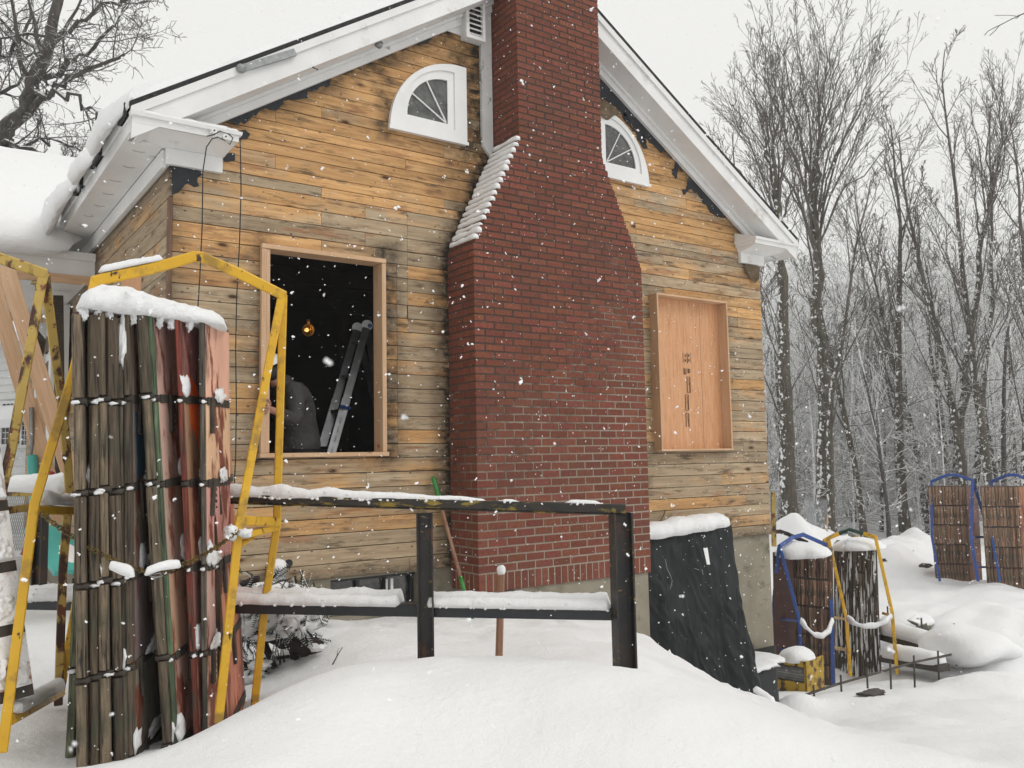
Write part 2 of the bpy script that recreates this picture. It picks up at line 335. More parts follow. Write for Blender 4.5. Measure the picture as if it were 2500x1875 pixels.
edge = M_gen('weathered_form_edge', (.045,.037,.029), (.27,.225,.175), 3.2, stretch=(22,22,1.4), rough=.8, bump=.7, bscale=5, tint=True, lo=.32, hi=.72, spots=[((.016,.013,.011), 4, .60, .03, (18,18,1)), ((.05,.055,.035), 2.4, .62, .08), ((.012,.01,.009), 30, .70, .015)])
fface = M_gen('form_face', (.72,.70,.68), (1.05,1.03,1.0), 2.4, stretch=(2,2,.7), rough=.7, bump=.25, tint=True, spots=[((.20,.055,.03), 2.6, .60, .03, (2.4,2.4,.8)), ((.03,.02,.018), 26, .715, .01), ((.10,.045,.03), 1.9, .62, .05, (2,2,.6))])
ffsnow = M_gen('snow_plastered_face', (.30,.12,.06), (.38,.17,.09), 3, rough=.8, bump=.9, bscale=9, bdist=.03, spots=[(SNOWC, 4.0, .43, .04), ((.1,.07,.05), 8, .70, .03)])
iron = M_gen('rusty_iron', (.03,.024,.02), (.075,.06,.045), 14, rough=.8, bump=.4)
chainm = M_gen('rusty_chain', (.06,.04,.02), (.22,.15,.03), 20, rough=.6, bump=.2, metallic=.3)
rebar = M_gen('rebar_steel', (.05,.045,.042), (.10,.085,.07), 30, rough=.8, bump=.3)
timber = M_gen('wet_timber', (.035,.026,.02), (.085,.06,.042), 4, stretch=(4,4,14), rough=.8, bump=.4)
bark = M_gen('bark', (.045,.038,.03), (.14,.12,.095), 4, stretch=(5,5,1.2), rough=.9, bump=.9, bscale=9, bdist=.03, spots=[((.10,.105,.065), 2.2, .60, .05), ((.62,.62,.61), 3.5, .66, .03, (2,2,.7))], snow=(.95,1.03,1.15,9.,(-.8,.1,.35)))
twig = M_gen('bare_twigs', (.075,.066,.058), (.15,.13,.112), 4, rough=.9, bump=0, snow=(.45,.7,.4,3))
twig_s = M_gen('snowy_twigs', (.07,.063,.054), (.16,.14,.118), 4, rough=.9, bump=0, snow=(-.5,-.2,.5,3))
oakb = M_gen('oak_bark', (.042,.037,.033), (.13,.118,.105), 5, stretch=(4,4,1.5), rough=.9, bump=.8, bscale=12, bdist=.03, snow=(.30,.48,.5,5))
yew = M_gen('yew_needles', (.006,.012,.008), (.018,.03,.018), 8, rough=.8, bump=0, snow=(.55,.75,.5,9))
yewb = M_gen('yew_bark', (.018,.013,.012), (.05,.036,.032), 6, rough=.9, bump=.8, bscale=15)
shingle = M_gen('asphalt_shingle', (.012,.012,.013), (.035,.035,.036), 25, rough=.9, bump=.5)
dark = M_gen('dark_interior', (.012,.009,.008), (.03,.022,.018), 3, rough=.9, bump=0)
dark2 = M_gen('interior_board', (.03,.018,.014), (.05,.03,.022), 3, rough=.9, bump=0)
cable = M_gen('black_cable', (.012,.012,.012), (.02,.02,.02), 5, rough=.6, bump=0)
porcelain = M_gen('porcelain', (.7,.7,.68), (.78,.78,.76), 5, rough=.3, bump=0)
hoeg = M_gen('green_paint', (.02,.16,.025), (.05,.26,.05), 9, rough=.4, bump=.1, spots=[((.2,.3,.12), 9, .66, .02)])
handle = M_gen('old_handle_wood', (.20,.10,.06), (.33,.18,.11), 5, stretch=(9,9,1), rough=.7, bump=.2)
teal = M_gen('teal_plastic', (.05,.32,.29), (.08,.42,.38), 3, rough=.4, bump=0)
redp = M_gen('red_paint', (.25,.02,.03), (.35,.03,.045), 5, rough=.45, bump=.1)
clap = M_gen('white_clapboard', (.66,.67,.66), (.74,.75,.74), 3, rough=.6, bump=.1)

# ================================================================ ground
GP = [ # x, y, z of the snow surface
 (-1.62,-6.8,-1.65),(0,-7.2,-1.6),(-3,-6.5,-1.6),(-4.5,-5,-1.55),(-6,-3,-1.5),(-9,-3,-1.5),(-9,3,-1.3),(-6,0,-1.35),(-4,2,-1.25),(-2,1.5,-1.3),(-8,9,-1.3),(0.4,11.4,-1.3),(-3,14,-1.2),(-2.2,-4.2,-1.45),(2.6,-7.4,-1.8),
 (-.6,-5.3,-1.42),(.2,-5.0,-1.40),(1.0,-5.4,-1.45),
 (-.35,-2.0,-1.5),(-1.0,-2.2,-1.42),(-1.25,-2.7,-1.37),(-1.7,-2.9,-1.38),(-.65,-2.75,-1.36),(.0,-1.2,-1.48),(.5,-.6,-1.35),(-.9,-.9,-1.42),(-.5,.5,-1.25)]
for u,v,w in ((0,1652,3.3),(180,1652,3.25),(330,1612,3.3),(480,1560,3.4),(600,1500,3.6),(720,1440,3.9),(900,1413,4.2),(1010,1424,4.2),(1120,1413,4.1),(1250,1428,4.1),(1400,1450,4.0),(1520,1485,3.9),(1640,1530,3.8),(1770,1566,3.65),(1900,1600,3.5),(2060,1634,3.35),(2200,1662,3.2),
              (1700,1640,5.0),(1900,1700,4.9),(2100,1730,4.8),(2320,1760,4.7),(1560,1600,5.1),(1760,1590,7.0),(1900,1610,7.2),(2100,1610,7.2),(2320,1620,7.0),(900,1640,3.15),(1300,1640,3.1),(500,1650,2.9),(1600,1650,3.05),
              (1075,1432,5.2),(700,1400,5.6),(560,1475,5.4),(1250,1420,5.2),(860,1390,5.6),
              (1500,1478,5.2),(1650,1545,6.0),(1700,1560,8.6),(1800,1502,10.5),(1900,1545,9.5),(1740,1512,10.3),(1870,1484,11.1),(1976,1486,11.4),(2026,1468,11.8),(2212,1560,9),(2000,1640,6.5),(2212,1500,11),
              (1700,1478,13),(1795,1480,12.6),(1800,1452,13.8),(1935,1452,13.4),(2000,1400,13.5),(2120,1400,12.7),(2212,1400,12.5),(2110,1455,11.2),
              (2020,1262,18.2),(2130,1262,17.6),(2240,1275,17.6),(1960,1290,17.5),(2212,1300,16)):
    p = at(u,v,w); GP.append((p.x,p.y,p.z))
for x,z in ((.0,-1.15),(.64,-1.16),(1.26,-1.38),(2.1,-1.44),(3.0,-1.5)): GP.append((x,-.05,z)); GP.append((x,.8,z))
GP += [(3.5,-.5,-1.53),(3.95,-.55,-1.64),(4.2,-.55,-1.9),(4.5,-.6,-2.15),(5.5,-1.1,-2.55),(6.3,-.9,-2.95),(6.95,-.1,-3.1),(6.9,2,-3.3),(5,3,-3),(3.5,.8,-1.9),(8,6,-3.4),(9,9,-3.3),
       (18,8,-2.9),(22,6,-2.9),(24,10,-2.9),(15,8,-3.0),(14,12,-3),(26,2,-2.9),(30,15,-2.9),(20,20,-3),(14,-3,-3.2),(12,-6,-3.1),(20,-5,-3),(30,-4,-3)]
GA = np.array(GP); 
def _phi(d): return np.sqrt(d*d+.16)
D_ = _phi(np.hypot(GA[:,None,0]-GA[None,:,0], GA[:,None,1]-GA[None,:,1])) - np.eye(len(GA))*.02
Wt = np.linalg.solve(D_, GA[:,2]+2.0)
def Hbase(x, y):
    x = np.asarray(x, float); y = np.asarray(y, float); o = np.zeros(x.shape)
    for (gx,gy,_), w_ in zip(GP, Wt): o += w_*_phi(np.hypot(x-gx, y-gy))
    o -= 2.0
    r = np.hypot(x-8, y-2); k = np.clip((r-24)/14, 0, 1); far = -2.9 + np.clip((r-36)/50,0,1)*8.5
    return o*(1-k) + far*k
def lumps(x, y):
    z = .035*nz(x*1.1, y*1.1, 3) + .02*nz(x*3.1, y*3.1, 8) + .007*nz(x*9, y*9, 1) + .012*nz(x*2.1+7, y*4.3, 5)
    if x > 7.2: z += min(1,(x-7.2)/2)*(.16*max(0,nz(x*.75, y*.75, 11)) + .10*nz(x*1.7,y*1.7,2))
    if y > -1.9 and -1 < x < 6 and y < 0: z += .045*abs(nz(x*4.6, y*4.6, 7)) + .03*nz(x*8,y*8,4)
    for bx,by,br,bh in BANK:
        d2 = ((x-bx)**2+(y-by)**2)/(br*br)
        if d2 < 6: z += bh*math.exp(-d2)*(1+.35*nz(x*1.6,y*1.6,5))
    return z
BANK = []
rbk = random.Random(4)
for i in range(26):
    p = at(rbk.uniform(1655,2010), 1150, rbk.uniform(20.5,24)); BANK.append((p.x,p.y,rbk.uniform(.45,1.1), rbk.uniform(.10,.34)))
for u,v,w,br,bh in ((1960,1200,19.5,.9,.35),(1900,1215,20,.8,.4),(2190,1440,10.6,.6,.2),(2080,1330,14.5,1.0,.16),(2190,1340,14,1.2,.16),(1715,1500,10.0,.3,.2),(2150,1520,9.3,.9,.12),(1990,1560,8.3,.7,.12)):
    p = at(u,v,w); BANK.append((p.x,p.y,br,bh))
def axis(a, b, st, lo, hi):
    m = list(np.arange(a, b, st)); s_ = st; x = a
    left = []
    while x > lo: s_ *= 1.13; x -= s_; left.append(x)
    s_ = st; x = m[-1]; right = []
    while x < hi: s_ *= 1.13; x += s_; right.append(x)
    return np.array(left[::-1] + m + right)
XS = axis(-3.0, 21.5, .08, -220, 330); YS = axis(-7.0, 9.0, .08, -120, 330)
GX, GY = np.meshgrid(XS, YS); GZ = Hbase(GX, GY)
vv = []
for j in range(len(YS)):
    for i in range(len(XS)):
        x, y = float(XS[i]), float(YS[j]); vv.append((x, y, float(GZ[j,i]) + lumps(x,y)))
nx = len(XS); ff = [(j*nx+i, j*nx+i+1, (j+1)*nx+i+1, (j+1)*nx+i) for j in range(len(YS)-1) for i in range(nx-1)]
me = bpy.data.meshes.new('snowy_ground'); me.from_pydata(vv, [], ff); me.materials.append(snow)
me.polygons.foreach_set('use_smooth', [True]*len(ff)); me.update()
ground = bpy.data.objects.new('snowy_ground', me); C.objects.link(ground); add_tag(ground, 'deep fresh snow covering the whole yard, drifted into soft mounds', 'snow', kind='structure')
def H(x, y): return float(Hbase(x, y)) + lumps(x, y)

# ================================================================ house
W = 6.955; XM = W/2; SL = .64; ZT = 4.985; EX = 3.82; RY = -.30
def zroof(x): return ZT - SL*abs(x-XM)
house = thing('house', 'gabled house stripped to bare board sheathing, with white eaves and tall red brick chimney', 'house', (0,0,0))

def clip_poly(poly, a, b, c):                                   # keep a*x+b*z<=c
    outp = []
    for i in range(len(poly)):
        p, q = poly[i], poly[(i+1) % len(poly)]
        dp, dq = a*p[0]+b*p[1]-c, a*q[0]+b*q[1]-c
        if dp <= 0: outp.append(p)
        if dp*dq < 0: t = dp/(dp-dq); outp.append((p[0]+(q[0]-p[0])*t, p[1]+(q[1]-p[1])*t))
    return outp
def sub_rect(r, h):
    x0,x1,z0,z1 = r; a0,a1,b0,b1 = h
    if a0 >= x1 or a1 <= x0 or b0 >= z1 or b1 <= z0: return [r]
    o = []
    if x0 < a0: o.append((x0,a0,z0,z1))
    if x1 > a1: o.append((a1,x1,z0,z1))
    m0, m1 = max(x0,a0), min(x1,a1)
    if z0 < b0: o.append((m0,m1,z0,b0))
    if z1 > b1: o.append((m0,m1,b1,z1))
    return o
def boards(x0, x1, z0, z1, holes, planes, tof, amber, stain, seams, pitch=.123, gap=.0065, step=.14, rr=random.Random(3)):
    """horizontal boards with open joints; tof maps (x,z,depth) to 3D"""
    mb = MB(); mb.vs = []
    z = z0; row = 0
    while z < z1:
        h = pitch*(1+rr.uniform(-.04,.04)) if z < 2.1 else pitch*rr.choice((.72,.8,1.0))
        zt = min(z+h, z1); cuts = [x0]; x = x0 + rr.uniform(.8,3.2)
        while x < x1-.4: cuts.append(round(x/.406)*.406+.02); x += rr.uniform(1.4,4.2)
        for sx, sz0, sz1 in seams:
            if sz0 < (z+zt)/2 < sz1: cuts.append(sx)
        cuts = sorted(set(cuts)) + [x1]
        for a, b in zip(cuts[:-1], cuts[1:]):
            if b-a < .02: continue
            seed = rr.random(); am = amber((a+b)/2, (z+zt)/2, rr); dep = rr.uniform(-.0015,.0015); wob = rr.uniform(-.0012,.0012)
            rects = [(a+.0015, b-.0015, z+gap/2, zt-gap/2)]
            for hlt in holes: rects = [q for r_ in rects for q in sub_rect(r_, hlt)]
            for (ra, rb, rc, rd) in rects:
                n = max(1, int((rb-ra)/step))
                for i in range(n):
                    p0 = ra+(rb-ra)*i/n; p1 = ra+(rb-ra)*(i+1)/n
                    pl = [(p0,rc),(p1,rc),(p1,rd),(p0,rd)]
                    for k in planes:
                        pl = clip_poly(pl, *k)
                        if len(pl) < 3: break
                    if len(pl) < 3: continue
                    m_ = len(pl); bb = len(mb.v)
                    for q in pl: mb.v.append(tof(q[0], q[1]+wob*math.sin(q[0]*2+seed*9), -dep)); mb.vs.append((seed, am, stain(q[0],q[1])))
                    for q in pl: mb.v.append(tof(q[0], q[1], .02)); mb.vs.append((seed, am, stain(q[0],q[1])))
                    mb.face(list(range(bb,bb+m_)))
                    for i2 in range(m_):
                        j2 = (i2+1) % m_
                        q0, q1 = pl[i2], pl[j2]
                        if abs(q0[1]-q1[1]) < 1e-6 or (abs(q0[0]-q1[0]) < 1e-6 and (abs(q0[0]-ra) < 1e-6 or abs(q0[0]-rb) < 1e-6)) or abs(q0[0]-q1[0]) > 1e-6:
                            mb.face([bb+i2, bb+m_+i2, bb+m_+j2, bb+j2])
        z += h; row += 1
    return mb
WL = (.708,1.822,-.045,1.683); WR = (5.06,6.20,-.045,1.683)
def amb_g(x, z, rr):
    if z > 2.32: b = .93
    elif z > 1.95: b = .55 if x > 4.5 else .30
    elif z > .75: b = .66 if x > 4.5 else .22
    elif z > .05: b = .45 if x > 4.5 else .34
    elif z > -.45: b = .30
    else: b = .20
    return min(1, max(0, b + rr.uniform(-.5,.5)))
def sm(d, r): return max(0, 1-d/r)
def stain_g(x, z):
    s_ = 0
    for (a,b,c,d) in (WL, WR):
        if c-.1 < z < d+.12: s_ = max(s_, (.8 if b < 3 else .35)*sm(abs(x-b-.02), .24), (.6 if b < 3 else .3)*sm(abs(x-a+.02), .18))
    if x < 2.95 and x > 2.1 and z < 2.75: s_ = max(s_, 1.0*sm(2.49+max(0,(z-1.83))*.47-x, .17))
    if x > 2.3 and x < 3.02 and z > 2.2: s_ = max(s_, .85*sm(2.95-x, .8)*(.6+.4*min(1,(z-2.2))))
    s_ = max(s_, .8*sm(4.53-.53*(z-3.75)*0 - SL*abs(x-XM) + .10 - z, .20))
    if z < -.98: s_ = max(s_, .55)
    if x > 4.0 and x < 4.9 and z < -.15 and z > -.55: s_ = max(s_, .8*sm(abs(x-4.85),.3))
    if x < .09: s_ = max(s_, .4)
    if z > 2.75 and 1.75 < x < 1.9: s_ = max(s_, .6)
    return s_
ap = 4.62
pls = [(-SL,1,ap-SL*XM+0.0), (SL,1,ap+SL*XM)]
seams = [(2.06,1.02,2.16),(1.95,-.045,1.683)]
mbw = boards(.022, W, -1.055, 4.7, [(WL[0]+.005,WL[1]-.005,WL[2]+.005,WL[3]-.005),(WR[0]+.01,WR[1]-.01,WR[2]+.01,WR[3]-.01),(2.56,4.44,-1.2,1.8),(3.1,3.95,1.7,4.9)], pls, lambda x,z,d: (x, d, z), amb_g, stain_g, seams)
mbw.build('gable_siding', siding, house, fixn=False)
# sheathing backer (dark slab added so open joints read dark) with real openings
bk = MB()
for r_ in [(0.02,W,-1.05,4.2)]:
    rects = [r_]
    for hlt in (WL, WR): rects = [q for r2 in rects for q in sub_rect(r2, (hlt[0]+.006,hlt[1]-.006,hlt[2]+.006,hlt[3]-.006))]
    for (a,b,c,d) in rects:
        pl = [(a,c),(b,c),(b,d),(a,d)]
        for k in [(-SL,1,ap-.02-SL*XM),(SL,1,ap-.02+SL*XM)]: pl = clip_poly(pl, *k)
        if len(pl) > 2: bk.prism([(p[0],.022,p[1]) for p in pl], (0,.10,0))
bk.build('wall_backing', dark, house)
# side wall, looking left
def amb_s(x, z, rr): return min(1,max(0,.14+rr.uniform(-.2,.3)))
def st_s(x, z): return .75*sm(abs(z-2.2), .12) + .4*sm(x,.06)
SWIN = (.92,1.75,-.05,1.66)
mbs = boards(.0, 9.0, -1.055, 2.26, [SWIN], [], lambda x,z,d: (d, x, z), amb_s, st_s, [], rr=random.Random(12), pitch=.145)
mbs.build('side_siding', siding, house, fixn=False)
b_ = MB(); 
for (a,b,c,d) in sub_rect((.13,9.0,-1.05,2.3), SWIN): b_.box(.022,.12,a,b,c,d)
b_.build('side_wall_backing', dark, house)
sp = MB(); sp.box(-.004,.03,SWIN[0],SWIN[1],SWIN[2],SWIN[3]); sp.build('plywood_cover', ply, house)
cb = MB(); cb.box(-.012,.020,-.008,.03,-1.06,1.96); cb.build('corner_board', M_gen('corner_rust', (.10,.05,.03),(.2,.12,.08),6,stretch=(4,4,1),rough=.8,bump=.3), house)
# other two walls close the box
ow_ = MB(); ow_.box(W-.12,W-.0,.13,9,-1.05,2.3); ow_.box(0.13,W-.12,8.9,9,-1.05,2.3); ow_.build('rear_walls', siding, house)

# interior room (seen only through the open window)
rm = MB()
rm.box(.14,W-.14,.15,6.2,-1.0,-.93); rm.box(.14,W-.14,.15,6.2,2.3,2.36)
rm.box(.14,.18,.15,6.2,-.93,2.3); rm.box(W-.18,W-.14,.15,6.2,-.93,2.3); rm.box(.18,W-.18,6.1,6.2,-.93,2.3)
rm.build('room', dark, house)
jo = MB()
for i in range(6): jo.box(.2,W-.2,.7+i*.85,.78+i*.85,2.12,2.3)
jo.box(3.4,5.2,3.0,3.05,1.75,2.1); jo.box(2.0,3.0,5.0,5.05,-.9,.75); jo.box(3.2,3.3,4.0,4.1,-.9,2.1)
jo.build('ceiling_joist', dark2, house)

# foundation and basement window
BW = (1.33,2.16,-1.38,-1.075)
fd = MB()
for (a,b,c,d) in sub_rect((0.02,W+.0,-3.6,-1.058), BW): fd.box(a,b,.035,.30,c,d)
fd.box(.02,.28,.31,9,-3.6,-1.058); fd.box(W-.26,W+.0,.31,9,-3.6,-1.058)
fo = fd.build('foundation', concrete, house)
bw = MB(); bw.box(BW[0],BW[1],.16,.18,BW[2],BW[3]); bwo = bw.build('basement_window', glassm, house)
fr = MB()
for x in (1.33,1.60,1.86,2.12): fr.box(x,x+.035,.12,.155,BW[2],BW[3])
fr.box(1.33,2.16,.11,.15,-1.105,-1.075); fr.build('window_frame', steeln, bwo)
fp = MB(); fp.box(1.872,1.885,.09,.11,-1.36,-1.12); fp.box(1.915,1.94,.09,.11,-1.36,-1.12); fp.build('paint_drip', white, bwo)

# ---------------------------------------------------------------- chimney
chim = bpy.data.objects.new('chimney', None); C.objects.link(chim); chim.parent = house
CD = .45; XL, XR = 2.484, 4.519; UL, UR = 3.009, 4.029
SH0, SH1 = 1.83, 2.90
def hcourse(z): return .0733 if z < 0 else (.0733-.0068*min(1,z/1.0) if z < 1 else .0655-.003*min(1,(z-1)))
def chx(z):
    t = min(1, max(0, (z-SH0)/(SH1-SH0))); return XL+(UL-XL)*t, XR+(UR-XR)*t
rb = random.Random(5)
mbk = MB(); mm = MB(); sn = MB(); P_ = .0035; J = .0145
def brick_tint():
    k = rb.uniform(.82,1.14); return (k, k*rb.uniform(.9,1.08), k*rb.uniform(.88,1.08))
def wob(): return rb.uniform(-.002,.002)
z = -1.245
# soldier course
n = 27; zs0, zs1 = -1.245, -1.078
for i in range(n):
    a = XL+(XR-XL)*i/n; b = XL+(XR-XL)*(i+1)/n
    mbk.box(a+J/2*(i>0), b-J/2*(i<n-1), -CD-P_+wob(), -CD+.08, zs0, zs1-J, brick_tint())
for i in range(5):
    a = -CD+.082+i*.0735; 
    for x0_, x1_ in ((XL-P_+.002, XL+.08), (XR-.08, XR+P_-.002)): mbk.box(x0_, x1_, a+J/2, a+.0735-J/2, zs0, zs1-J, brick_tint())
mm.box(XL+.001,XR-.001,-CD+.001,0,-1.243,zs1)
z = zs1; row = 0; steps = []
while z < 5.45:
    h = hcourse(z); xl, xr = chx(z+h*.5); fl = SH0 < z+h*.5 < SH1
    if fl: steps.append((z, h, xl, xr, chx(z+h*1.5)))
    zz0, zz1 = z, z+h-J
    mm.box(xl+.001, xr-.001, -CD+.001, 0, z, z+h)
    half = .098; bl = .2035 if not False else .2
    nb = max(1, round((xr-xl)/bl)); bl = (xr-xl)/nb
    xs = [xl] + ([xl+bl*.5+bl*i for i in range(nb)] if row % 2 else [xl+bl*i for i in range(1,nb)]) + [xr]
    hd = row % 2 == 0
    for k_, (a, b) in enumerate(zip(xs[:-1], xs[1:])):
        d_ = .09 if (hd or 0 < k_ < len(xs)-2) else .19
        y_ = -CD-P_+wob(); zj = wob()*.6
        mbk.box(a+(J/2 if k_ else 0)-(P_ if k_ == 0 else 0), b-(J/2 if k_ < len(xs)-2 else 0)+(P_ if k_ == len(xs)-2 else 0), y_, -CD+d_, zz0+zj, zz1+zj, brick_tint())
    ys = -CD+(.09 if hd else .19)+J
    while ys < -.03:
        ye = min(ys+.19, -.002)
        if ye-ys > .03:
            mbk.box(xl-P_+wob(), xl+.08, ys, ye, zz0, zz1, brick_tint()); mbk.box(xr-.08, xr+P_+wob(), ys, ye, zz0, zz1, brick_tint())
        ys = ye+J
    z += h; row += 1
mbk.build('brickwork', brickm, chim, bevel=.0022)
mm.build('mortar_core', mortar, chim)
for i, (z_, h, xl, xr, nx_) in enumerate(steps):
    top = z_+h-J
    # left: fat wind-packed slabs of snow on every step
    mid = (xl+nx_[0])/2
    sn.ridge([(mid-.012, -CD-.022+.03*nz(i*1.7), top-.006), (mid-.012, -.02-.06*max(0,nz(i*3.1,7)), top-.004)], .058, .036*(1+.4*nz(i*2.3,4)), seed=i*3.3, step=.015, rough=.3, under=.3)
    if i in (1,3,6,8,11,12,13): sn.ridge([((xr+nx_[1][0] if False else nx_[1])/2+xr/2-.0, -CD-.004, top-.006), ((nx_[1]+xr)/2, -.05, top-.004)], .05, .026, seed=i*7.1, step=.03)
sn.pieces('shoulder_snow', snow, chim)
cf = MB(); cf.box(XL+.02,XR-.02,-CD+.02,.03,-3.4,-1.247); cf.build('chimney_footing', concrete, chim)
# white trim board between siding and chimney, flaking
tb = MB(); tb.box(2.875,2.998,-.035,0,2.93,4.45); tb.prism([(2.875,-.035,2.93),(2.998,-.035,2.93),(2.998,-.035,2.80)],(0,.03,0)); tb.build('chimney_trim_board', peel, house)

# ---------------------------------------------------------------- roof
def rp(y0, y1, o_top, o_bot, x_out, x_in, side):
    """sloped band parallel to the roof: side -1 left, 1 right"""
    f = lambda dx: XM + side*dx
    return [(f(x_out), zroof(f(x_out))-o_top), (f(x_in), zroof(f(x_in))-o_top), (f(x_in), zroof(f(x_in))-o_bot), (f(x_out), zroof(f(x_out))-o_bot)]
def band(mb, y0, y1, o_top, o_bot, x_out, x_in, side):
    pl = rp(y0,y1,o_top,o_bot,x_out,x_in,side); mb.prism([(p[0], y0, p[1]) for p in pl], (0, y1-y0, 0))
roof = MB()
for s_ in (-1,1): band(roof, -.325, 9.3, -.002, .034, EX+.02, 0, s_)
rf = roof.build('roof', shingle, house)
under = MB()
for s_ in (-1,1): band(under, -.25, 9.2, .036, .10, EX-.05, 0, s_)
under.build('roof_deck', white, rf)
rs = MB()
def roof_snow(side, th, seed):
    n1, n2 = 110, 60; b0 = len(rs.v)
    for j in range(n2+1):
        y = -.315 + (9.6)*(j/n2)**1.6
        for i in range(n1+1):
            dx = EX+.0 - (EX+.0)*i/n1
            x = XM+side*dx; e = min(1, (i/n1)*EX/.18+.35) if True else 1
            ee = min(1, .45+(y+.315)/.12)
            t = th*(1+.35*nz(x*1.3+seed, y*1.3)+.15*nz(x*5,y*5,seed))*ee*e
            rs.v.append((x, y + (.02*nz(x*4,seed) if j == 0 else 0), zroof(x)+.004+t))
    for j in range(n2+1):
        y = -.315 + (9.6)*(j/n2)**1.6
        for i in (0,): pass
    m = n1+1
    for j in range(n2):
        for i in range(n1): rs.face([b0+j*m+i, b0+j*m+i+1, b0+(j+1)*m+i+1, b0+(j+1)*m+i], True)
    # front edge skirt
    b1 = len(rs.v)
    for i in range(m):
        dx = EX - EX*i/n1; x = XM+side*dx; rs.v.append((x, -.322+.01*nz(x*7,seed), zroof(x)+.003))
    for i in range(n1): rs.face([b0+i, b1+i, b1+i+1, b0+i+1], True)
roof_snow(-1, .085, 1.); roof_snow(1, .022, 9.)
rs.build('roof_snow', snow, rf)
# overhanging, curling snow on the left eave
es = MB(); 
ey = [(-.28,.03,.10,.02),(-.1,.10,.13,.05),(.25,.17,.16,.10),(.55,.16,.13,.12),(.8,.07,.09,.02),(1.0,.05,.08,.01),(1.15,.15,.13,.09),(1.5,.17,.13,.10),(1.75,.05,.07,.01),(1.95,.12,.12,.06),(2.3,.19,.16,.16),(2.7,.22,.20,.24),(2.9,.2,.2,.26)]
rings = []
for k_ in range(70):
    y = -.30+k_/69*3.25; i = max(0, min(len(ey)-2, sum(1 for e in ey if e[0] < y)-1)); a, b = ey[i], ey[i+1]
    t = min(1,max(0,(y-a[0])/(b[0]-a[0]))); t = t*t*(3-2*t)
    o_, th_, dp = [a[q]+(b[q]-a[q])*t for q in (1,2,3)]
    jn = 1+.22*nz(y*5.3)+.12*nz(y*14,3); o_ *= jn; dp *= jn
    x0_ = XM-EX; zr = zroof(x0_)
    prof = [(x0_+.30, zr+.30*SL+.0), (x0_+.30, zr+.30*SL+th_*.75), (x0_+.12, zr+.12*SL+th_), (x0_-.3*o_, zr-.1*o_+th_*.95), (x0_-.85*o_, zr+th_*.45-.25*dp), (x0_-o_, zr-.02-.6*dp), (x0_-.75*o_, zr-.05-dp), (x0_-.45*o_, zr-.04-.7*dp), (x0_-.012-.1*o_, zr-.015-.1*dp), (x0_+.01, zr-.0)]
    rings.append([(p[0]+.012*nz(y*9,p[1]*7), y, p[1]+.012*nz(y*8,p[0]*9,4)) for p in prof])
es.loft(rings, cap=True); es.build('eave_snow', snow, rf)
ic = MB()
for k_ in range(16):
    y = 1.05+.3*(k_ % 4)*.12 + (k_//4)*.62 + rnd.uniform(-.05,.05); l_ = rnd.uniform(.05,.16); x0_ = XM-EX-rnd.uniform(.0,.05)
    ic.tube([(x0_,y,2.5),(x0_,y,2.5-l_*.6),(x0_,y,2.5-l_)], [.008,.005,.001], 5)
icem = M_gen('ice', (.55,.58,.6), (.7,.72,.74), 5, rough=.1, bump=0); ic.build('icicles', icem, rf)
# dark wet shingle courses showing at the eave between the snow lumps
dk = MB()
for a, b in ((-.26,-.02),(.72,1.12),(1.62,2.0)): dk.cut(); dk.box(XM-EX-.045, XM-EX-.005, a, b, 2.44, 2.535)
dk.pieces('bare_shingle_edge', shingle, rf)

trim = MB()
for s_ in (-1,1):
    band(trim, RY, RY+.03, .036, .275, EX, .3, s_)           # fascia
    band(trim, RY-.022, RY-.002, .038, .11, EX+.01, .3, s_)  # crown
tr = trim.build('rake_fascia', white, house)
sf = MB()
for s_ in (-1,1):
    band(sf, RY+.032, -.0425, .25, .27, EX-.05, .25, s_)
sf.build('rake_soffit', white, house)
fz = MB()
for s_ in (-1,1):
    band(fz, -.042, -.002, .245, .375, 3.44, .2, s_); band(fz, -.075, -.044, .272, .305, 3.44, .2, s_)
fz.build('rake_frieze', white, house)
# left eave: fascia, soffit, frieze
ev = MB(); ev.box(XM-EX+.0, XM-EX+.028, -.28, 9, 2.33, 2.535); ev.box(XM-EX-.022,XM-EX-.002,-.26,9,2.44,2.53)
ev.build('eave_fascia', white, house)
ev = MB(); ev.box(XM+EX-.028,XM+EX,-.28,9,2.33,2.535); ev.build('eave_fascia', white, house)
sv = MB(); sv.box(XM-EX+.03,-.062,-.03,9,2.335,2.355); sv.box(-.06,-.03,.005,9,2.19,2.33); sv.box(-.028,.0-.003,.005,9,2.21,2.30)
sv.build('eave_soffit', white, house)
sv = MB(); sv.box(W+.0,XM+EX-.03,-.03,9,2.335,2.355); sv.build('eave_soffit', white, house)
# soffit scallop scratches
sc = MB()
for i in range(7):
    y = .15+i*.42; x = -.2+.015*math.sin(i*2.2); pts = [(x-.045+.09*k/6, y+.02*math.sin(math.pi*k/6), 2.3335) for k in range(7)]
    sc.tube(pts, .0016, 3)
sc.build('soffit_scratch', timber, house)
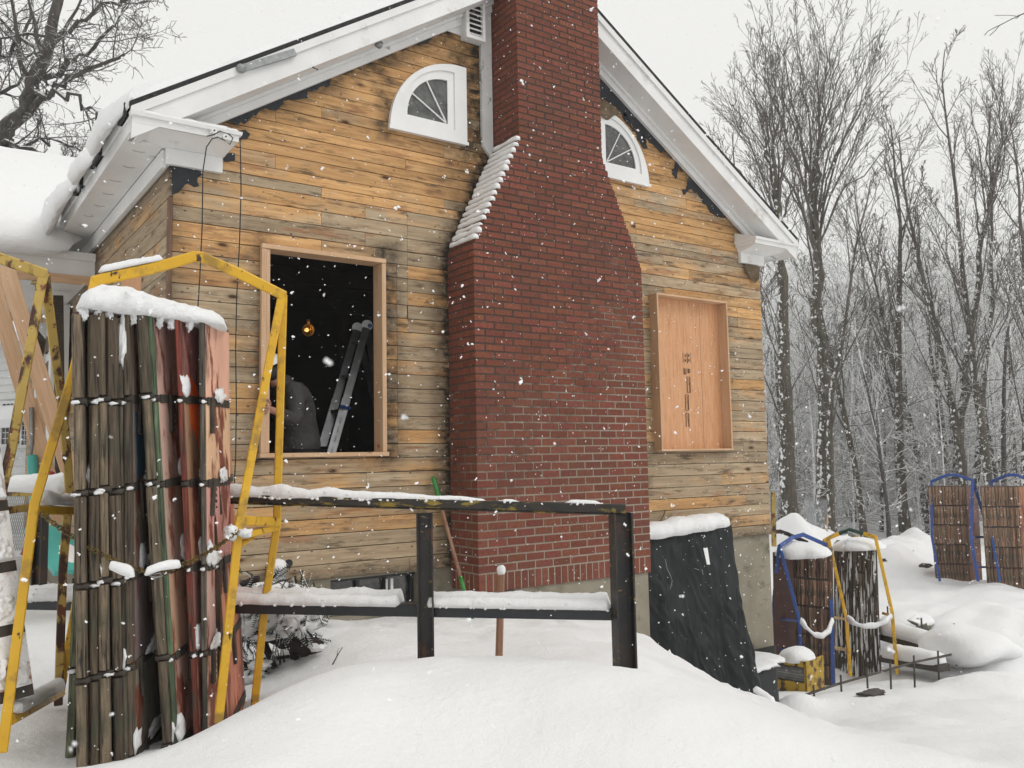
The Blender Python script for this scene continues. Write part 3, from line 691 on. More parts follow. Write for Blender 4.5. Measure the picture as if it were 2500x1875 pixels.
# cornice returns
def ret(sign):
    f = (lambda x: x) if sign < 0 else (lambda x: W-x)
    mb = MB()
    def R4(z, x0, x1, y0): return [(f(x0), y0, z), (f(x1), y0, z), (f(x1), -.003, z), (f(x0), -.003, z)]
    mb.loft([R4(2.335,-.06,.395,-.062), R4(2.385,-.32,.415,-.285)], smooth=False)
    mb.loft([R4(2.387,-.335,.43,-.302), R4(2.43,-.338,.435,-.306), R4(2.435,-.352,.45,-.325), R4(2.462,-.358,.455,-.33)], smooth=False)
    mb.loft([R4(2.463,-.34,.44,-.315), [(f(-.30),-.02,2.56),(f(.44),-.02,2.56),(f(.44),-.003,2.56),(f(-.30),-.003,2.56)]], smooth=False)
    mb.loft([R4(2.21,-.042,.387,-.043), R4(2.334,-.042,.387,-.043)], smooth=False)
    return mb.build('cornice_return', white, house)
ret(-1); rr_ = ret(1)
s2 = MB(); s2.ridge([(-.30,-.30,2.462),(.44,-.30,2.462)], .05, .022, 3, rough=.5); s2.ridge([(.0,-.16,2.52),(.42,-.16,2.515)], .12, .02, 5); s2.ridge([(W-.43,-.29,2.463),(W-.1,-.29,2.463)], .04, .013, 8); s2.pieces('return_snow', snow, house)

# torn tar paper left under the trim
def torn(pts, seed, yy=-.0055, name='tar_paper', th=.003):
    P = []
    rt = random.Random(seed)
    for i in range(len(pts)):
        a = pts[i]; b = pts[(i+1) % len(pts)]; jag = a[2] if len(a) > 2 else 1
        d = math.hypot(b[0]-a[0], b[1]-a[1]); n = max(1, int(d/.03)) if jag else 1
        for k in range(n):
            t = k/n; q = (a[0]+(b[0]-a[0])*t, a[1]+(b[1]-a[1])*t)
            if jag and k: q = (q[0]+rt.uniform(-.018,.018), q[1]+rt.uniform(-.02,.02))
            P.append(q)
    mb = MB(); mb.prism([(p[0],yy,p[1]) for p in P], (0,th,0)); return mb
def px_poly(lst, yy): return [((lambda q: (q.x, q.z, j))(aty(u, v, yy))) for (u, v, j) in lst]
TP = [
 [(487,268,0),(560,238,0),(700,172,0),(715,168,1),(712,185,1),(690,188,1),(672,196,1),(655,212,1),(620,216,1),(604,232,1),(560,240,1),(536,262,1),(506,270,1)],
 [(895,92,0),(935,75,0),(935,80,1),(925,92,1),(903,96,1)],
 [(515,283,0),(530,280,1),(541,290,1),(533,301,1),(517,303,0)],
 [(483,335,1),(508,332,1),(508,346,1),(484,348,1)],
 [(371,358,0),(432,366,0),(437,378,1),(426,392,1),(431,402,1),(420,404,1),(406,396,1),(385,416,1),(372,420,0)],
 [(781,130,1),(798,125,1),(804,133,1),(800,139,1)],
 [(1293,178,0),(1322,182,0),(1370,238,0),(1450,325,0),(1436,322,1),(1420,305,1),(1408,296,1),(1404,288,1),(1396,300,1),(1394,285,1),(1372,258,1),(1338,222,1),(1310,205,1),(1296,200,1)],
 [(1462,348,0),(1472,362,1),(1466,378,1),(1458,366,1)],
 [(1490,382,0),(1568,458,0),(1566,462,1),(1545,452,1),(1528,432,1),(1516,412,1),(1500,400,1),(1484,412,1),(1480,402,1),(1490,395,1)],
 [(1600,528,0),(1606,530,1),(1609,572,1),(1602,570,0)],
 [(1340,240,1),(1352,246,1),(1366,275,1),(1392,292,1),(1400,320,1),(1388,318,1),(1372,285,1),(1350,262,1)],
]
for i, lst in enumerate(TP):
    if i in (0,1,5): lst = [(u-3,v-26,j) if j == 0 or (i==5 and v<132) else (u,v,j) for u,v,j in lst]
    if i in (6,7,8): lst = [(u+8,v-34,j) if j == 0 else (u-7,v+9,j) for u,v,j in lst]
    torn(px_poly(lst, -.006), 10+i).build('tar_paper', tarp_p, house)
# paper curling off above the right attic window and under the right return
kraft = M_gen('kraft_paper', (.075,.05,.028), (.17,.12,.07), 6, rough=.8, bump=.4)
cp = MB()
for (pts) in ([(1293,208),(1316,222),(1344,246),(1325,250),(1311,262),(1293,245)], [(1607,572),(1642,576),(1640,600),(1632,612),(1622,603),(1614,588)]):
    q = [aty(u,v,-.02-.05*(i % 2)) for i,(u,v) in enumerate(pts)]; cp.cut(); cp.prism(q, (0,.003,0))
cp.pieces('curled_paper', kraft, house)

# ---------------------------------------------------------------- attic quarter-round windows
def quarter(mir):
    f = (lambda x: x) if not mir else (lambda x: W-x)
    def arc(cx, cz, r, n=28, x1=None):
        P = [(f(cx-r), cz)] ; P = []
        for i in range(n+1): a = math.pi - math.pi/2*i/n; P.append((cx+r*math.cos(a), cz+r*math.sin(a)))
        return P
    root = bpy.data.objects.new('attic_window', None); C.objects.link(root); root.parent = house
    def shape(x_r, z_b, r, cx, cz, n=28):
        P = [(cx-r, z_b)] + arc(cx, cz, r, n) + [(x_r, cz+r), (x_r, z_b)]
        return P
    outer = shape(2.693, 2.893, .75, 2.625, 2.905); mid = shape(2.56, 3.01, .545, 2.53, 3.03); inn = shape(2.49, 3.062, .42, 2.478, 3.067)
    def ringm(A, B, y0, y1, yb):
        mb = MB(); n = len(A); b = len(mb.v)
        for p in A: mb.v.append((f(p[0]), y0, p[1]))
        for p in B: mb.v.append((f(p[0]), y1, p[1]))
        for p in A: mb.v.append((f(p[0]), yb, p[1]))
        for p in B: mb.v.append((f(p[0]), yb, p[1]))
        for i in range(n):
            j = (i+1) % n
            mb.face([i,j,n+j,n+i]); mb.face([i,2*n+i,2*n+j,j]); mb.face([n+i,n+j,3*n+j,3*n+i]); mb.face([2*n+i,3*n+i,3*n+j,2*n+j])
        return mb
    ringm(outer, mid, -.046, -.046, -.001).build('window_casing', white_trim, root)
    m3 = ringm([(p[0]*.0+p[0], p[1]) for p in mid], inn, -.030, -.028, -.002); m3.build('window_sash', white_trim, root)
    g = MB(); g.prism([(f(p[0]), -.012, p[1]) for p in inn], (0,.006,0)); g.build('window_pane', glassm, root)
    for a in (30, 60):
        m = MB(); c = Vector((f(2.478),-.018,3.067)); d = Vector(((f(0)-f(1))*math.cos(R_(a)),0,math.sin(R_(a)))); m.beam(c, c+d*.43, .011, .016, up=(0,1,0)); m.build('muntin', white_trim, root)
    s = MB(); s.box(min(f(1.86),f(2.70)), max(f(1.86),f(2.70)), -.062, -.0475, 2.885, 2.915); s.build('window_sill', white_trim, root)
    return root
qa = quarter(False); qb = quarter(True)
# louvre vent at the peak
lv = MB(); lv.box(2.655,2.69,-.12,-.0765,3.93,4.42); lv.box(2.845,2.872,-.12,-.0765,3.93,4.42); lv.box(2.69,2.845,-.12,-.0765,3.93,3.965); lv.box(2.66,2.87,-.076,-.003,3.94,4.2)
lvo = lv.build('louvre_vent', white, house)
sl_ = MB()
for i in range(8):
    z0_ = 3.97+i*.05; sl_.hexa([(2.69,-.118,z0_),(2.845,-.118,z0_),(2.845,-.085,z0_+.03),(2.69,-.085,z0_+.03),(2.69,-.118,z0_+.008),(2.845,-.118,z0_+.008),(2.845,-.085,z0_+.038),(2.69,-.085,z0_+.038)])
sl_.build('louvre_slat', white, lvo)
vb = MB(); vb.box(2.69,2.845,-.081,-.0775,3.965,4.42); vb.build('vent_void', dark, lvo)
pb = MB(); pb.prism([(2.33,-.012,4.0),(2.66,-.012,3.985),(2.66,-.012,4.2),(2.5,-.012,4.14)],(0,.009,0)); pb.build('peak_board', white, house)

# ---------------------------------------------------------------- openings
of = bpy.data.objects.new('window_frame', None); C.objects.link(of); of.parent = house
of.name = 'window_opening'
x0,x1,z0,z1 = WL
m = MB(); m.box(x0,x0+.038,-.045,.13,z0+.03,z1-.04); m.box(x0+.040,x0+.072,-.038,.13,z0+.03,z1-.04); m.build('jamb', firz, of, bevel=.002)
m = MB(); m.box(x1-.040,x1,-.045,.13,z0+.03,z1-.04); m.build('jamb', firz, of, bevel=.002)
m = MB(); m.box(x0,x1,-.05,.13,z1-.038,z1); m.build('head_board', fir, of, bevel=.002)
m = MB(); m.box(x0-.01,x1+.012,-.06,.13,z0-.006,z0+.029); m.build('sill_board', fir, of, bevel=.002)
bf = bpy.data.objects.new('boarded_window', None); C.objects.link(bf); bf.parent = house; add_tag(bf, 'plywood-covered window box right of the chimney')
x0,x1,z0,z1 = WR
m = MB(); m.box(x0,x0+.022,-.12,.06,z0+.022,z1-.022); m.build('box_side', firz, bf, bevel=.002)
m = MB(); m.box(x1-.022,x1,-.12,.06,z0+.022,z1-.022); m.build('box_side', firz, bf, bevel=.002)
m = MB(); m.box(x0-.004,x1+.004,-.122,.06,z1-.021,z1); m.build('box_top', fir, bf, bevel=.002)
m = MB(); m.box(x0-.006,x1+.006,-.124,.06,z0,z0+.021); m.build('box_sill', fir, bf, bevel=.002)
m = MB(); m.box(x0+.023,x1-.023,.012,.03,z0+.022,z1-.022); pp = m.build('plywood_panel', ply, bf)
m = MB()
m.box(x0+.80,x0+.802,.0105,.0118,z0+.03,z1-.03); m.build('panel_joint', timber, pp)
# grade stamps
def text_mesh(body, size, loc, rot, name, mat, parent, sx=1.):
    cu = bpy.data.curves.new(name, 'FONT'); cu.body = body; cu.size = size; cu.align_x = 'LEFT'; cu.space_character = 1.0; cu.offset = size*.012
    o = bpy.data.objects.new(name, cu); C.objects.link(o)
    dg = bpy.context.evaluated_depsgraph_get(); me_ = bpy.data.meshes.new_from_object(o.evaluated_get(dg)); bpy.data.objects.remove(o)
    o = bpy.data.objects.new(name, me_); C.objects.link(o); me_.materials.clear(); me_.materials.append(mat); o.parent = parent; o.location = loc; o.rotation_euler = rot; o.scale = (sx,1,1); return o
st = MB(); yS = .0095
def frame_r(xa, xb, za, zb, open_top=False, open_bot=False):
    t = .0035
    st.box(xa,xa+t,yS-.001,yS+.001,za,zb); st.box(xb-t,xb,yS-.001,yS+.001,za,zb)
    if not open_bot: st.box(xa+t,xb-t,yS-.001,yS+.001,za,za+t)
    if not open_top: st.box(xa+t,xb-t,yS-.001,yS+.001,zb-t,zb)
def wx(u, v): q = aty(u, v, .01); return q.x, q.z
stamps = [(1482,1500,826,914),(1483,1501,922,1008),(0,0,0,0)]
S = [((1645+.13266*240)*.8848, (1645+.13266*345)*.8848, (840+.13266*600)*.8848, (840+.13266*898)*.8848),
     ((1640+.13266*248)*.8848, (1640+.13266*352)*.8848, (840+.13266*930)*.8848, (840+.13266*1225)*.8848),
     ((1640+.13266*258)*.8848, (1640+.13266*368)*.8848, (840+.13266*1268)*.8848, (840+.13266*1530)*.8848)]
rt = random.Random(2)
for i,(ua,ub,va,vb_) in enumerate(S):
    xa, za = wx(ua, va); xb, zb = wx(ub, vb_); xa2,_ = wx(ua, vb_); xa = (xa+xa2)/2; xb = xa+.058
    frame_r(xa, xb, zb, za, open_bot=(i==2))
    text_mesh('TECO', .030, (xa+.030, yS, za-.008), (R_(90), R_(90), 0), 'stamp_text', ink, pp, 1.1)
    for c_ in (.012,.042,.050):                                # the small print
        zz = za-.012 if c_ == .012 else za-.065
        while zz > zb+.012:
            l_ = rt.uniform(.004,.011); st.box(xa+c_-.0022, xa+c_+.0022, yS-.001, yS+.001, zz-l_, zz); zz -= l_+.003
for (ua,va,ub,vb_,kind) in ((1667,861,1679,887,0),(1676.5,861,1687,887,0),(1668,898,1676,914,1),(1678,900,1685,910,1)):
    xa, za = wx(ua*.8848, va*.8848); xb, zb = wx(ub*.8848, vb_*.8848)
    frame_r(xa, xb, zb, za, True, kind == 0); xm_ = (xa+xb)/2
    for k in range(2): zc = za-(za-zb)*(.25+.45*k); st.box(xm_-.008,xm_+.008,yS-.001,yS+.001,zc-.018,zc+.012)
st.build('grade_stamp', ink, pp)

# bracket, light fixture, pulleys and cords on the trim
m = MB(); a = at(520,149,6.75); b = at(636,112,6.95); q0 = aty(520,149,RY-.028); q1 = aty(637,113,RY-.028)
m.beam(q0, q1, .028, .055, up=(0,0,1)); m.blob(q0+Vector((-.0,-.01,0)), (.04,.03,.04), 2, .1); m.build('steel_bracket', galv, house)
m = MB(); q = aty(611,110,RY-.03); 
m = MB(); q = aty(815,95,-.2); m.tube([q, q+Vector((0,-.03,-.02)), q+Vector((.0,-.06,-.01))], [.03,.035,.028], 10); m.build('flood_light', galv, house)
m = MB(); q = aty(677,152,RY-.03); m.tube([q+Vector((0,.0,.03)), q+Vector((-.02,-.03,.01)), q+Vector((.02,-.05,-.01)), q+Vector((.03,-.02,.01))], .005, 5); m.build('cord_hook', iron, house)
for (u,v) in ((462,283),(487,296)):
    q = aty(u,v,-.35); m = MB(); m.tube([q+Vector((0,-.012,0)), q+Vector((0,.03,0))], .021, 12); o = m.build('insulator', porcelain, house)
    k = MB(); k.tube([q+Vector((0,-.016,0)), q+Vector((0,.0,0))], .007, 8); k.build('insulator_pin', iron, o)
def cord(name, pts, r, label):
    m = MB(); m.tube(pts, r, 6, smooth=True); o = m.build(name, cable, None); add_tag(o, label, 'cable'); return o
c1 = [aty(447,294,-.345), aty(462,291,-.36), aty(475,283,-.355), aty(495,290,-.35), aty(503,298,-.35), aty(497,312,-.35), aty(480,300,-.35), aty(470,296,-.35), aty(458,300,-.345), aty(446,318,-.33)]
p = aty(438,372,-.30); c1 += [p] + [Vector((p.x+.01*math.sin(i*1.3), -.30+.26*i/8, p.z-(p.z+1.1)*i/8)) for i in range(1,9)]
cord('hanging_cable', c1, .0045, 'black cable hanging from the cornice return, the one nearer the house corner')
p = aty(519,300,-.30); q = aty(504,1060,-.06)
cord('hanging_cable', [p+Vector((-.1,0,.07)), p] + [p.lerp(q, t)+Vector((.012*math.sin(t*9),-.02*math.sin(t*math.pi),0)) for t in (.15,.3,.45,.6,.75,.9,1)], .0045, 'black cable hanging from the cornice, the one nearer the open window')

# ================================================================ porch wing on the left
def pxr(p):
    d = Vector(p)-CAM; w = d.dot(_f); k = 2212/2500
    return (1250+FPX*d.dot(_r)/w)*k, (937.5-FPX*d.dot(_u)/w)*k, w
m = MB(); m.box(-9,-.034,2.96,3.0,1.87,2.13); m.box(-9,-.034,2.93,2.957,2.04,2.12); m.build('porch_fascia', white, house)
m = MB(); m.box(-9,-.065,3.003,5.6,1.86,1.885); m.build('porch_ceiling', white, house)
m = MB(); m.hexa([(-9,2.9,2.12),(-.36,2.9,2.12),(1.6,6.6,4.0),(-9,6.6,4.0),(-9,2.9,2.15),(-.36,2.9,2.15),(1.6,6.6,4.03),(-9,6.6,4.03)])
pr = m.build('porch_roof', shingle, house)
m = MB(); b0 = 0; n1, n2 = 60, 40
for j in range(n2+1):
    y = 2.78+3.9*j/n2; zz = 2.16+(y-2.9)*.508
    for i in range(n1+1):
        x = -9+(8.75+(y-2.9)*.5)*(i/n1)**.8; er = min(1,max(0,(-.25+(y-2.9)*.5-x)/.5)); er = .15+.85*math.sqrt(er*(2-er)); e = min(1,(j/n2)*3.9/.28); e = math.sqrt(max(0,1-(1-e)**2))
        m.v.append((x, y-.02*nz(x*1.3,3), zz-(.09+.07*nz(x*.9,7))*(1-e)*er + (.26*(1+.1*nz(x*.7,y*.8)))*e*er + .02*nz(x*3,y*3)))
for j in range(n2):
    for i in range(n1): m.face([j*(n1+1)+i, j*(n1+1)+i+1, (j+1)*(n1+1)+i+1, (j+1)*(n1+1)+i], True)
b1 = len(m.v)
for i in range(n1+1): v_ = m.v[i]; m.v.append((v_[0], 2.93, max(2.10,v_[2]-.02)))
for i in range(n1): m.face([b1+i, b1+i+1, i+1, i], True)
m.build('porch_snow', snow, pr)
# entrance surround on the far part of the side wall
ds = MB(); ds.box(-.20,-.03,4.75,4.95,-1.0,1.85); ds.box(-.20,-.03,6.1,6.3,-1.0,1.85); ds.box(-.26,-.03,4.6,6.45,.55,.72); ds.box(-.12,-.03,4.95,6.1,-1,.55); ds.box(-.10,-.03,4.6,6.45,.73,1.85)
dso = ds.build('door_surround', white_trim, house)
m = MB()
for z_ in (1.05,1.40):
    for k_ in range(9): m.box(-.13,-.104,4.72+k_*.14,4.86+k_*.14,z_+.01*(k_%2),z_+.22-.01*(k_%3))
m.build('old_paint_patch', kraft, dso)
m = MB(); pts = [(-.125, 5.45+.42*math.cos(a), .74+.34*math.sin(a)) for a in [math.pi*i/14 for i in range(15)]]; m.tube(pts, .03, 6); m.build('fanlight_arch', white_trim, dso)
def lumber(name, a, b, w, h, label, cat='board', mat=None, up=(0,1,0), group=None):
    m = MB(); a = Vector(a); b = Vector(b); L_ = (b-a).length
    m.beam((0,0,0),(0,0,L_), w, h, up=(0,1,0)); o = m.build(name, mat or firz, None, bevel=.003)
    z_ = (b-a).normalized(); y_ = Vector(up); x_ = y_.cross(z_).normalized(); y_ = z_.cross(x_)
    o.matrix_world = Matrix(((x_.x,y_.x,z_.x,a.x),(x_.y,y_.y,z_.y,a.y),(x_.z,y_.z,z_.z,a.z),(0,0,0,1)))
    add_tag(o, label, cat, group); return o
tov = (CAM-Vector((-.3,1.5,1))); tov.z = 0; tov.normalize()
G_ = 'temporary boards shoring the porch'
lumber('shoring_board', at(12,575,7.8), at(176,1100,7.6), .14, .038, 'long slanting new board nearest the rusted yellow frame apex, reaching the porch header', up=tov, group=G_)
lumber('shoring_board', at(-22,590,8.2), at(133,1130,7.9), .14, .038, 'lower left of the two long slanting new boards under the porch', up=tov, group=G_)
lumber('shoring_board', at(83,860,8.6), at(84,1010,8.6), .12, .038, 'short upright new board between the two slanting boards', up=tov, group=G_)
lumber('header_board', (-4.6,2.945,1.83), (-.06,2.945,1.83), .09, .038, 'level new board under the front edge of the porch ceiling', up=(0,1,0), mat=firz, group=G_)
lumber('header_board', (-4.6,5.55,1.80), (-.2,5.55,1.80), .09, .05, 'level new board under the back edge of the porch ceiling', up=(0,1,0), mat=firz, group=G_)
lumber('porch_post', at(126,640,9.6), at(131,1100,9.3), .10, .10, 'dark narrow post behind the shoring boards of the porch', 'post', timber, up=tov)
# hanging lantern
t = thing('porch_lantern', 'hanging porch lantern with a chain, partly behind the rusted yellow leg', 'lantern', at(74,735,8.6))
m = MB(); m.tube([(0,0,.55),(0,0,.12)], .006, 5); m.build('chain', iron, t)
m = MB(); m.tube([(0,0,.56),(0,0,.60)], [.05,.03], 10); m.build('ceiling_plate', M_gen('brass',(.3,.24,.1),(.4,.32,.15),5,rough=.4,bump=0,metallic=.7), t)
m = MB(); m.tube([(0,0,.12),(0,0,.0),(0,0,-.22)], [.02,.11,.08], 6, smooth=False); m.build('lamp_body', glassm, t)

# white neighbour building, fence, playground bits
nb = thing('neighbour_building', 'white clapboard building with multi-pane windows far behind the porch', 'building', (0,0,0))
P0 = at(-140,1010,17); P1 = at(73,1010,16); dx = (P1-P0); dx.z = 0; L_ = dx.length; dx.normalize(); az = math.atan2(dx.y, dx.x)
nb.location = (P0.x, P0.y, -1.3); nb.rotation_euler = (0,0,az)
m = MB(); 
for k_ in range(26): m.hexa([(0,-.03,k_*.14),(L_,-.03,k_*.14),(L_,.3,k_*.14),(0,.3,k_*.14),(0,0,k_*.14+.14),(L_,0,k_*.14+.14),(L_,.3,k_*.14+.14),(0,.3,k_*.14+.14)])
m.box(0,L_-.01,.31,4,0,3.6)
m.build('wall', clap, nb)
m = MB(); m.hexa([(-.3,-.35,3.55),(L_+.2,-.35,3.55),(L_+.2,3,5.3),(-.3,3,5.3),(-.3,-.35,3.72),(L_+.2,-.35,3.72),(L_+.2,3,5.5),(-.3,3,5.5)]); m.build('roof', snow, nb)
m = MB(); m.hexa([(L_-1.4,-.5,1.95),(L_+.1,-.5,1.95),(L_+.1,-.03,2.25),(L_-1.4,-.03,2.25),(L_-1.4,-.5,2.1),(L_+.1,-.5,2.1),(L_+.1,-.03,2.42),(L_-1.4,-.03,2.42)]); m.build('canopy_snow', snow, nb)
nb['neigh'] = 1; del nb['neigh']
for (ua,ub,va,vb) in ((8,40,870,960),(48,66,888,962)):
    qa_ = at(ua,vb,16.3); qb_ = at(ub,va,16.1); l0 = (Vector((qa_.x,qa_.y,0))-Vector((P0.x,P0.y,0))).dot(dx); l1 = (Vector((qb_.x,qb_.y,0))-Vector((P0.x,P0.y,0))).dot(dx)
    zz0, zz1 = qa_.z+1.3, qb_.z+1.3
    m = MB(); m.box(l0,l1,-.06,-.04,zz0,zz1); wo = m.build('window', glassm, nb)
    m = MB(); m.box(l0-.05,l0,-.08,-.032,zz0-.05,zz1+.05); m.box(l1,l1+.05,-.08,-.032,zz0-.05,zz1+.05); m.box(l0,l1,-.08,-.032,zz1,zz1+.05); m.box(l0,l1,-.09,-.032,zz0-.05,zz0); m.box(l0,l1,-.075,-.062,zz0+(zz1-zz0)*.7,zz0+(zz1-zz0)*.74)
    nn = max(2, round((l1-l0)/.1))
    for k_ in range(1,nn): m.box(l0+(l1-l0)*k_/nn-.006,l0+(l1-l0)*k_/nn+.006,-.072,-.061,zz0,zz1)
    for k_ in range(1,7): m.box(l0,l1,-.070,-.0605,zz0+(zz1-zz0)*k_/7-.006,zz0+(zz1-zz0)*k_/7+.006)
    m.build('window_frame', white_trim, wo)
t = MB(); fa = at(-30,1000,12.5); fb = at(75,1000,12.3); fd_ = fb-fa; fd_.z = 0
for k_ in range(-10,34):
    x = k_/24
    for s_ in (-1,1):
        a = fa+fd_*max(0,min(1,x)); t0 = max(0,min(1,x)); t1 = max(0,min(1,x+s_*.42))
        if t0 == t1: continue
        za = -.2-1.05*abs(t0-x)/.42; zb = -.2-1.05*abs(t1-x)/.42
        A_ = fa+fd_*t0; B_ = fa+fd_*t1; t.tube([(A_.x,A_.y,za),(B_.x,B_.y,zb)], .0035, 3)
t.tube([(fa.x,fa.y,-.2),(fb.x,fb.y,-.2)], .015, 5)
for k_ in (0,.95): A_ = fa+fd_*k_; t.tube([(A_.x,A_.y,-1.4),(A_.x,A_.y,-.15)], .025, 6)
add_tag(t.build('chain_link_fence', galv, None), 'chain link fence standing in snow in front of the white building', 'fence')
m = MB(); m.tube([at(70,985,7.9), at(78,1150,7.7)], .045, 14); add_tag(m.build('padded_post', teal, None), 'upright post wrapped in a teal sleeve beside the shoring boards', 'post')
m = MB(); m.tube([at(68,880,8.0), at(70,985,7.95)], .02, 8); add_tag(m.build('metal_pipe', galv, None), 'thin grey upright pipe above the teal sleeve', 'pipe')
sl = thing('playground_slide', 'snow-dusted teal slide with red rails seen between the yellow frame legs', 'slide', (0,0,0))
m = MB(); m.beam(at(96,1140,6.9), at(160,1235,6.6), .30, .04, up=(0,0,1)); m.build('chute', teal, sl)
m = MB(); m.ridge([at(112,1142,6.95), at(166,1225,6.65)], .2, .03, 3); m.build('chute_snow', snow, sl)
m = MB()
for a,b in (((99,1060,7.2),(78,1100,7.1)),((50,1200,7.0),(88,1118,7.1)),((92,1070,7.2),(112,1020,7.3)),((58,1218,7.0),(90,1150,7.1))): m.tube([at(*a), at(*b)], .025, 8)
m.build('rail', redp, sl)

# ================================================================ steel railing
rl = thing('steel_railing', 'worn black steel railing with snow lying on both rails in front of the chimney', 'railing', (0,0,0))
tA, tB = at(20,1062,4.97), at(1352,1099,4.5); lA, lB = at(20,1305,4.95), at(1340,1328,4.51)
sp_ = at(500,1075,4.79)
m = MB(); q = tA.lerp(tB, .36); m.beam(q, tB, .07, .045); m.beam(q+Vector((0,0,-.028)), tB+Vector((0,0,-.028)), .03, .012); m.build('top_rail', M_gen('mossy_worn_steel', (.014,.013,.012), (.04,.03,.02), 6, rough=.6, bump=.4, bscale=40, spots=[((.24,.17,.02), 7, .56, .03, (1,1,4)), ((.015,.012,.01), 14, .56, .04)]), rl, bevel=.004)
m = MB(); m.beam(tA, q, .07, .045); m.build('top_rail', yellow_r, rl, bevel=.004)
m = MB(); m.beam(lA, lB, .012, .058); m.beam(lA+Vector((.03,.045,.030)), lB+Vector((.03,.045,.030)), .10, .008); m.beam(lA+Vector((.03,.045,-.025)), lB+Vector((.03,.045,-.025)), .10, .008); m.build('mid_rail', steeln, rl)
def hpost(p, top, bot, ang, mat=steelb, s_=.1):
    m = MB(); ca, sa = math.cos(ang), math.sin(ang)
    def bx(x0,x1,y0,y1):
        c = [(x0,y0),(x1,y0),(x1,y1),(x0,y1)]; c = [(p.x+a*ca-b*sa, p.y+a*sa+b*ca) for a,b in c]
        m.hexa([(a,b,bot) for a,b in c]+[(a,b,top) for a,b in c])
    h = s_/2; bx(-h,-h+.009,-h,h); bx(h-.009,h,-h,h); bx(-h+.009,h-.009,-.004,.004)
    return m.build('post', mat, rl)
ra = math.atan2((tB-tA).y, (tB-tA).x)
for (u,v,w,an) in ((918,1200,4.66,ra+.22),(1343,1200,4.5,ra+.35),):
    p = at(u,v,w); hpost(p, at(u,1108,w).z, -1.75, an, s_=.088 if u < 1000 else .10)
p = at(86,1180,4.85); hpost(p, at(86,1095,4.85).z, at(86,1262,4.85).z, ra, s_=.06)
m = MB()
m.ridge([tA.lerp(tB,x)+Vector((0,0,.02+.012*0)) for x in (.365,.5,.66,.79)], lambda t: .085*(1-.35*t), lambda t: .055*(1-.75*t**1.5), 2, step=.014, rough=.35, crumbs=70)
m.ridge([tA.lerp(tB,x)+Vector((0,0,.022)) for x in (.81,.84)], .05, .012, 5, crumbs=6); m.ridge([tA.lerp(tB,x)+Vector((0,0,.022)) for x in (.91,.965)], .06, .017, 6, crumbs=10)
m.ridge([tA.lerp(tB,x)+Vector((0,0,.02)) for x in (.0,.11)], .11, .085, 7); m.pieces('rail_snow', snow, rl)
m = MB(); o1 = Vector((.06,.08,.036)); o2 = Vector((.0,.01,.036))
m.ridge([lA.lerp(lB,x)+o1 for x in (.0,.3,.5,.662)], .10, .064, 12, step=.016, rough=.25, tp=.12, crumbs=60); m.ridge([lA.lerp(lB,x)+o1 for x in (.705,.85,.988)], .10, .058, 13, step=.016, rough=.25, tp=.12, crumbs=40)
m.ridge([lA.lerp(lB,x)+o2 for x in (.0,.3,.5,.662)], .075, .046, 14, step=.016, rough=.3, tp=.12, crumbs=60); m.ridge([lA.lerp(lB,x)+o2 for x in (.705,.85,.988)], .075, .042, 15, step=.016, rough=.3, tp=.12, crumbs=40)
m.pieces('rail_snow', snow, rl)

# ================================================================ concrete form panels
RWH = .4064
def panel_mesh(th, et, ft, seed, rows=6, detail=True, dep=.61):
    if th == .0321: dep = .42
    rp_ = random.Random(seed); E = MB(); F = MB(); S = MB(); K = MB(); gp = .034
    for i in range(rows):
        z0 = i*RWH+gp/2; z1 = (i+1)*RWH-gp/2; ww = th*(rp_.uniform(.58,.80) if detail else rp_.uniform(.82,1.0)); xo = rp_.uniform(-.1,.1)*th*.5; yo = rp_.uniform(-.006,.008); k = rp_.uniform(.65,1.35)
        h = ww/2; eb = .032 if th < .041 else .055; pf = [(-h+xo,eb),(-h+xo,.012+yo),(-h*.55+xo,yo),(h*.55+xo,yo),(h+xo,.012+yo),(h+xo,eb)]
        E.tint = tuple(c*k for c in et); E.loft([[(a,b,z0) for a,b in pf],[(a*.97+.003*rp_.uniform(-1,1),b,(z0+z1)/2) for a,b in pf],[(a,b,z1) for a,b in pf]], smooth=False)
        F.tint = tuple(c*rp_.uniform(.8,1.12) for c in ft); F.box(-th*(.34 if detail else .62),th*(.34 if detail else .62),eb+.002,dep,z0,z1)
    F.box(-th*(.33 if detail else .60),th*(.33 if detail else .60),.045,dep-.01,.0,rows*RWH,(.12,.1,.09)); 
    if detail:
        for i in range(1, rows):
            z = i*RWH; S.cut()
            S.box(th*.40,th*.52,.05,dep-.02,z-.02,z+.02); S.tube([(-th*.45,.02,z),(th*.55,.02,z)], .012, 8)
            y = rp_.uniform(.10,.30); a = rp_.uniform(-.25,.25)
            S.beam((th*.58,y,z+.02),(th*.60,y+.16*a,z-.16), .035, .012, up=(1,0,0)); S.tube([(th*.60,y,z-.01),(th*.68,y,z-.01)], .014, 6)
            for j in range(4): S.beam((th*.62,y+.03*j*.3,z-.03-.03*j),(th*.62,y+.03,z-.035-.03*j), .006, .012)
            if rp_.random() < .75: K.blob((rp_.uniform(-.3,.3)*th, .010, z-.017+.012), (th*.38*rp_.uniform(.6,1),.018,.009), 2, .4, seed+i)
            if rp_.random() < .5: K.blob((th*.45, rp_.uniform(.05,.3), z+.07), (.012,.05,.06), 2, .5, seed+i*3)
    return E, F, S, K
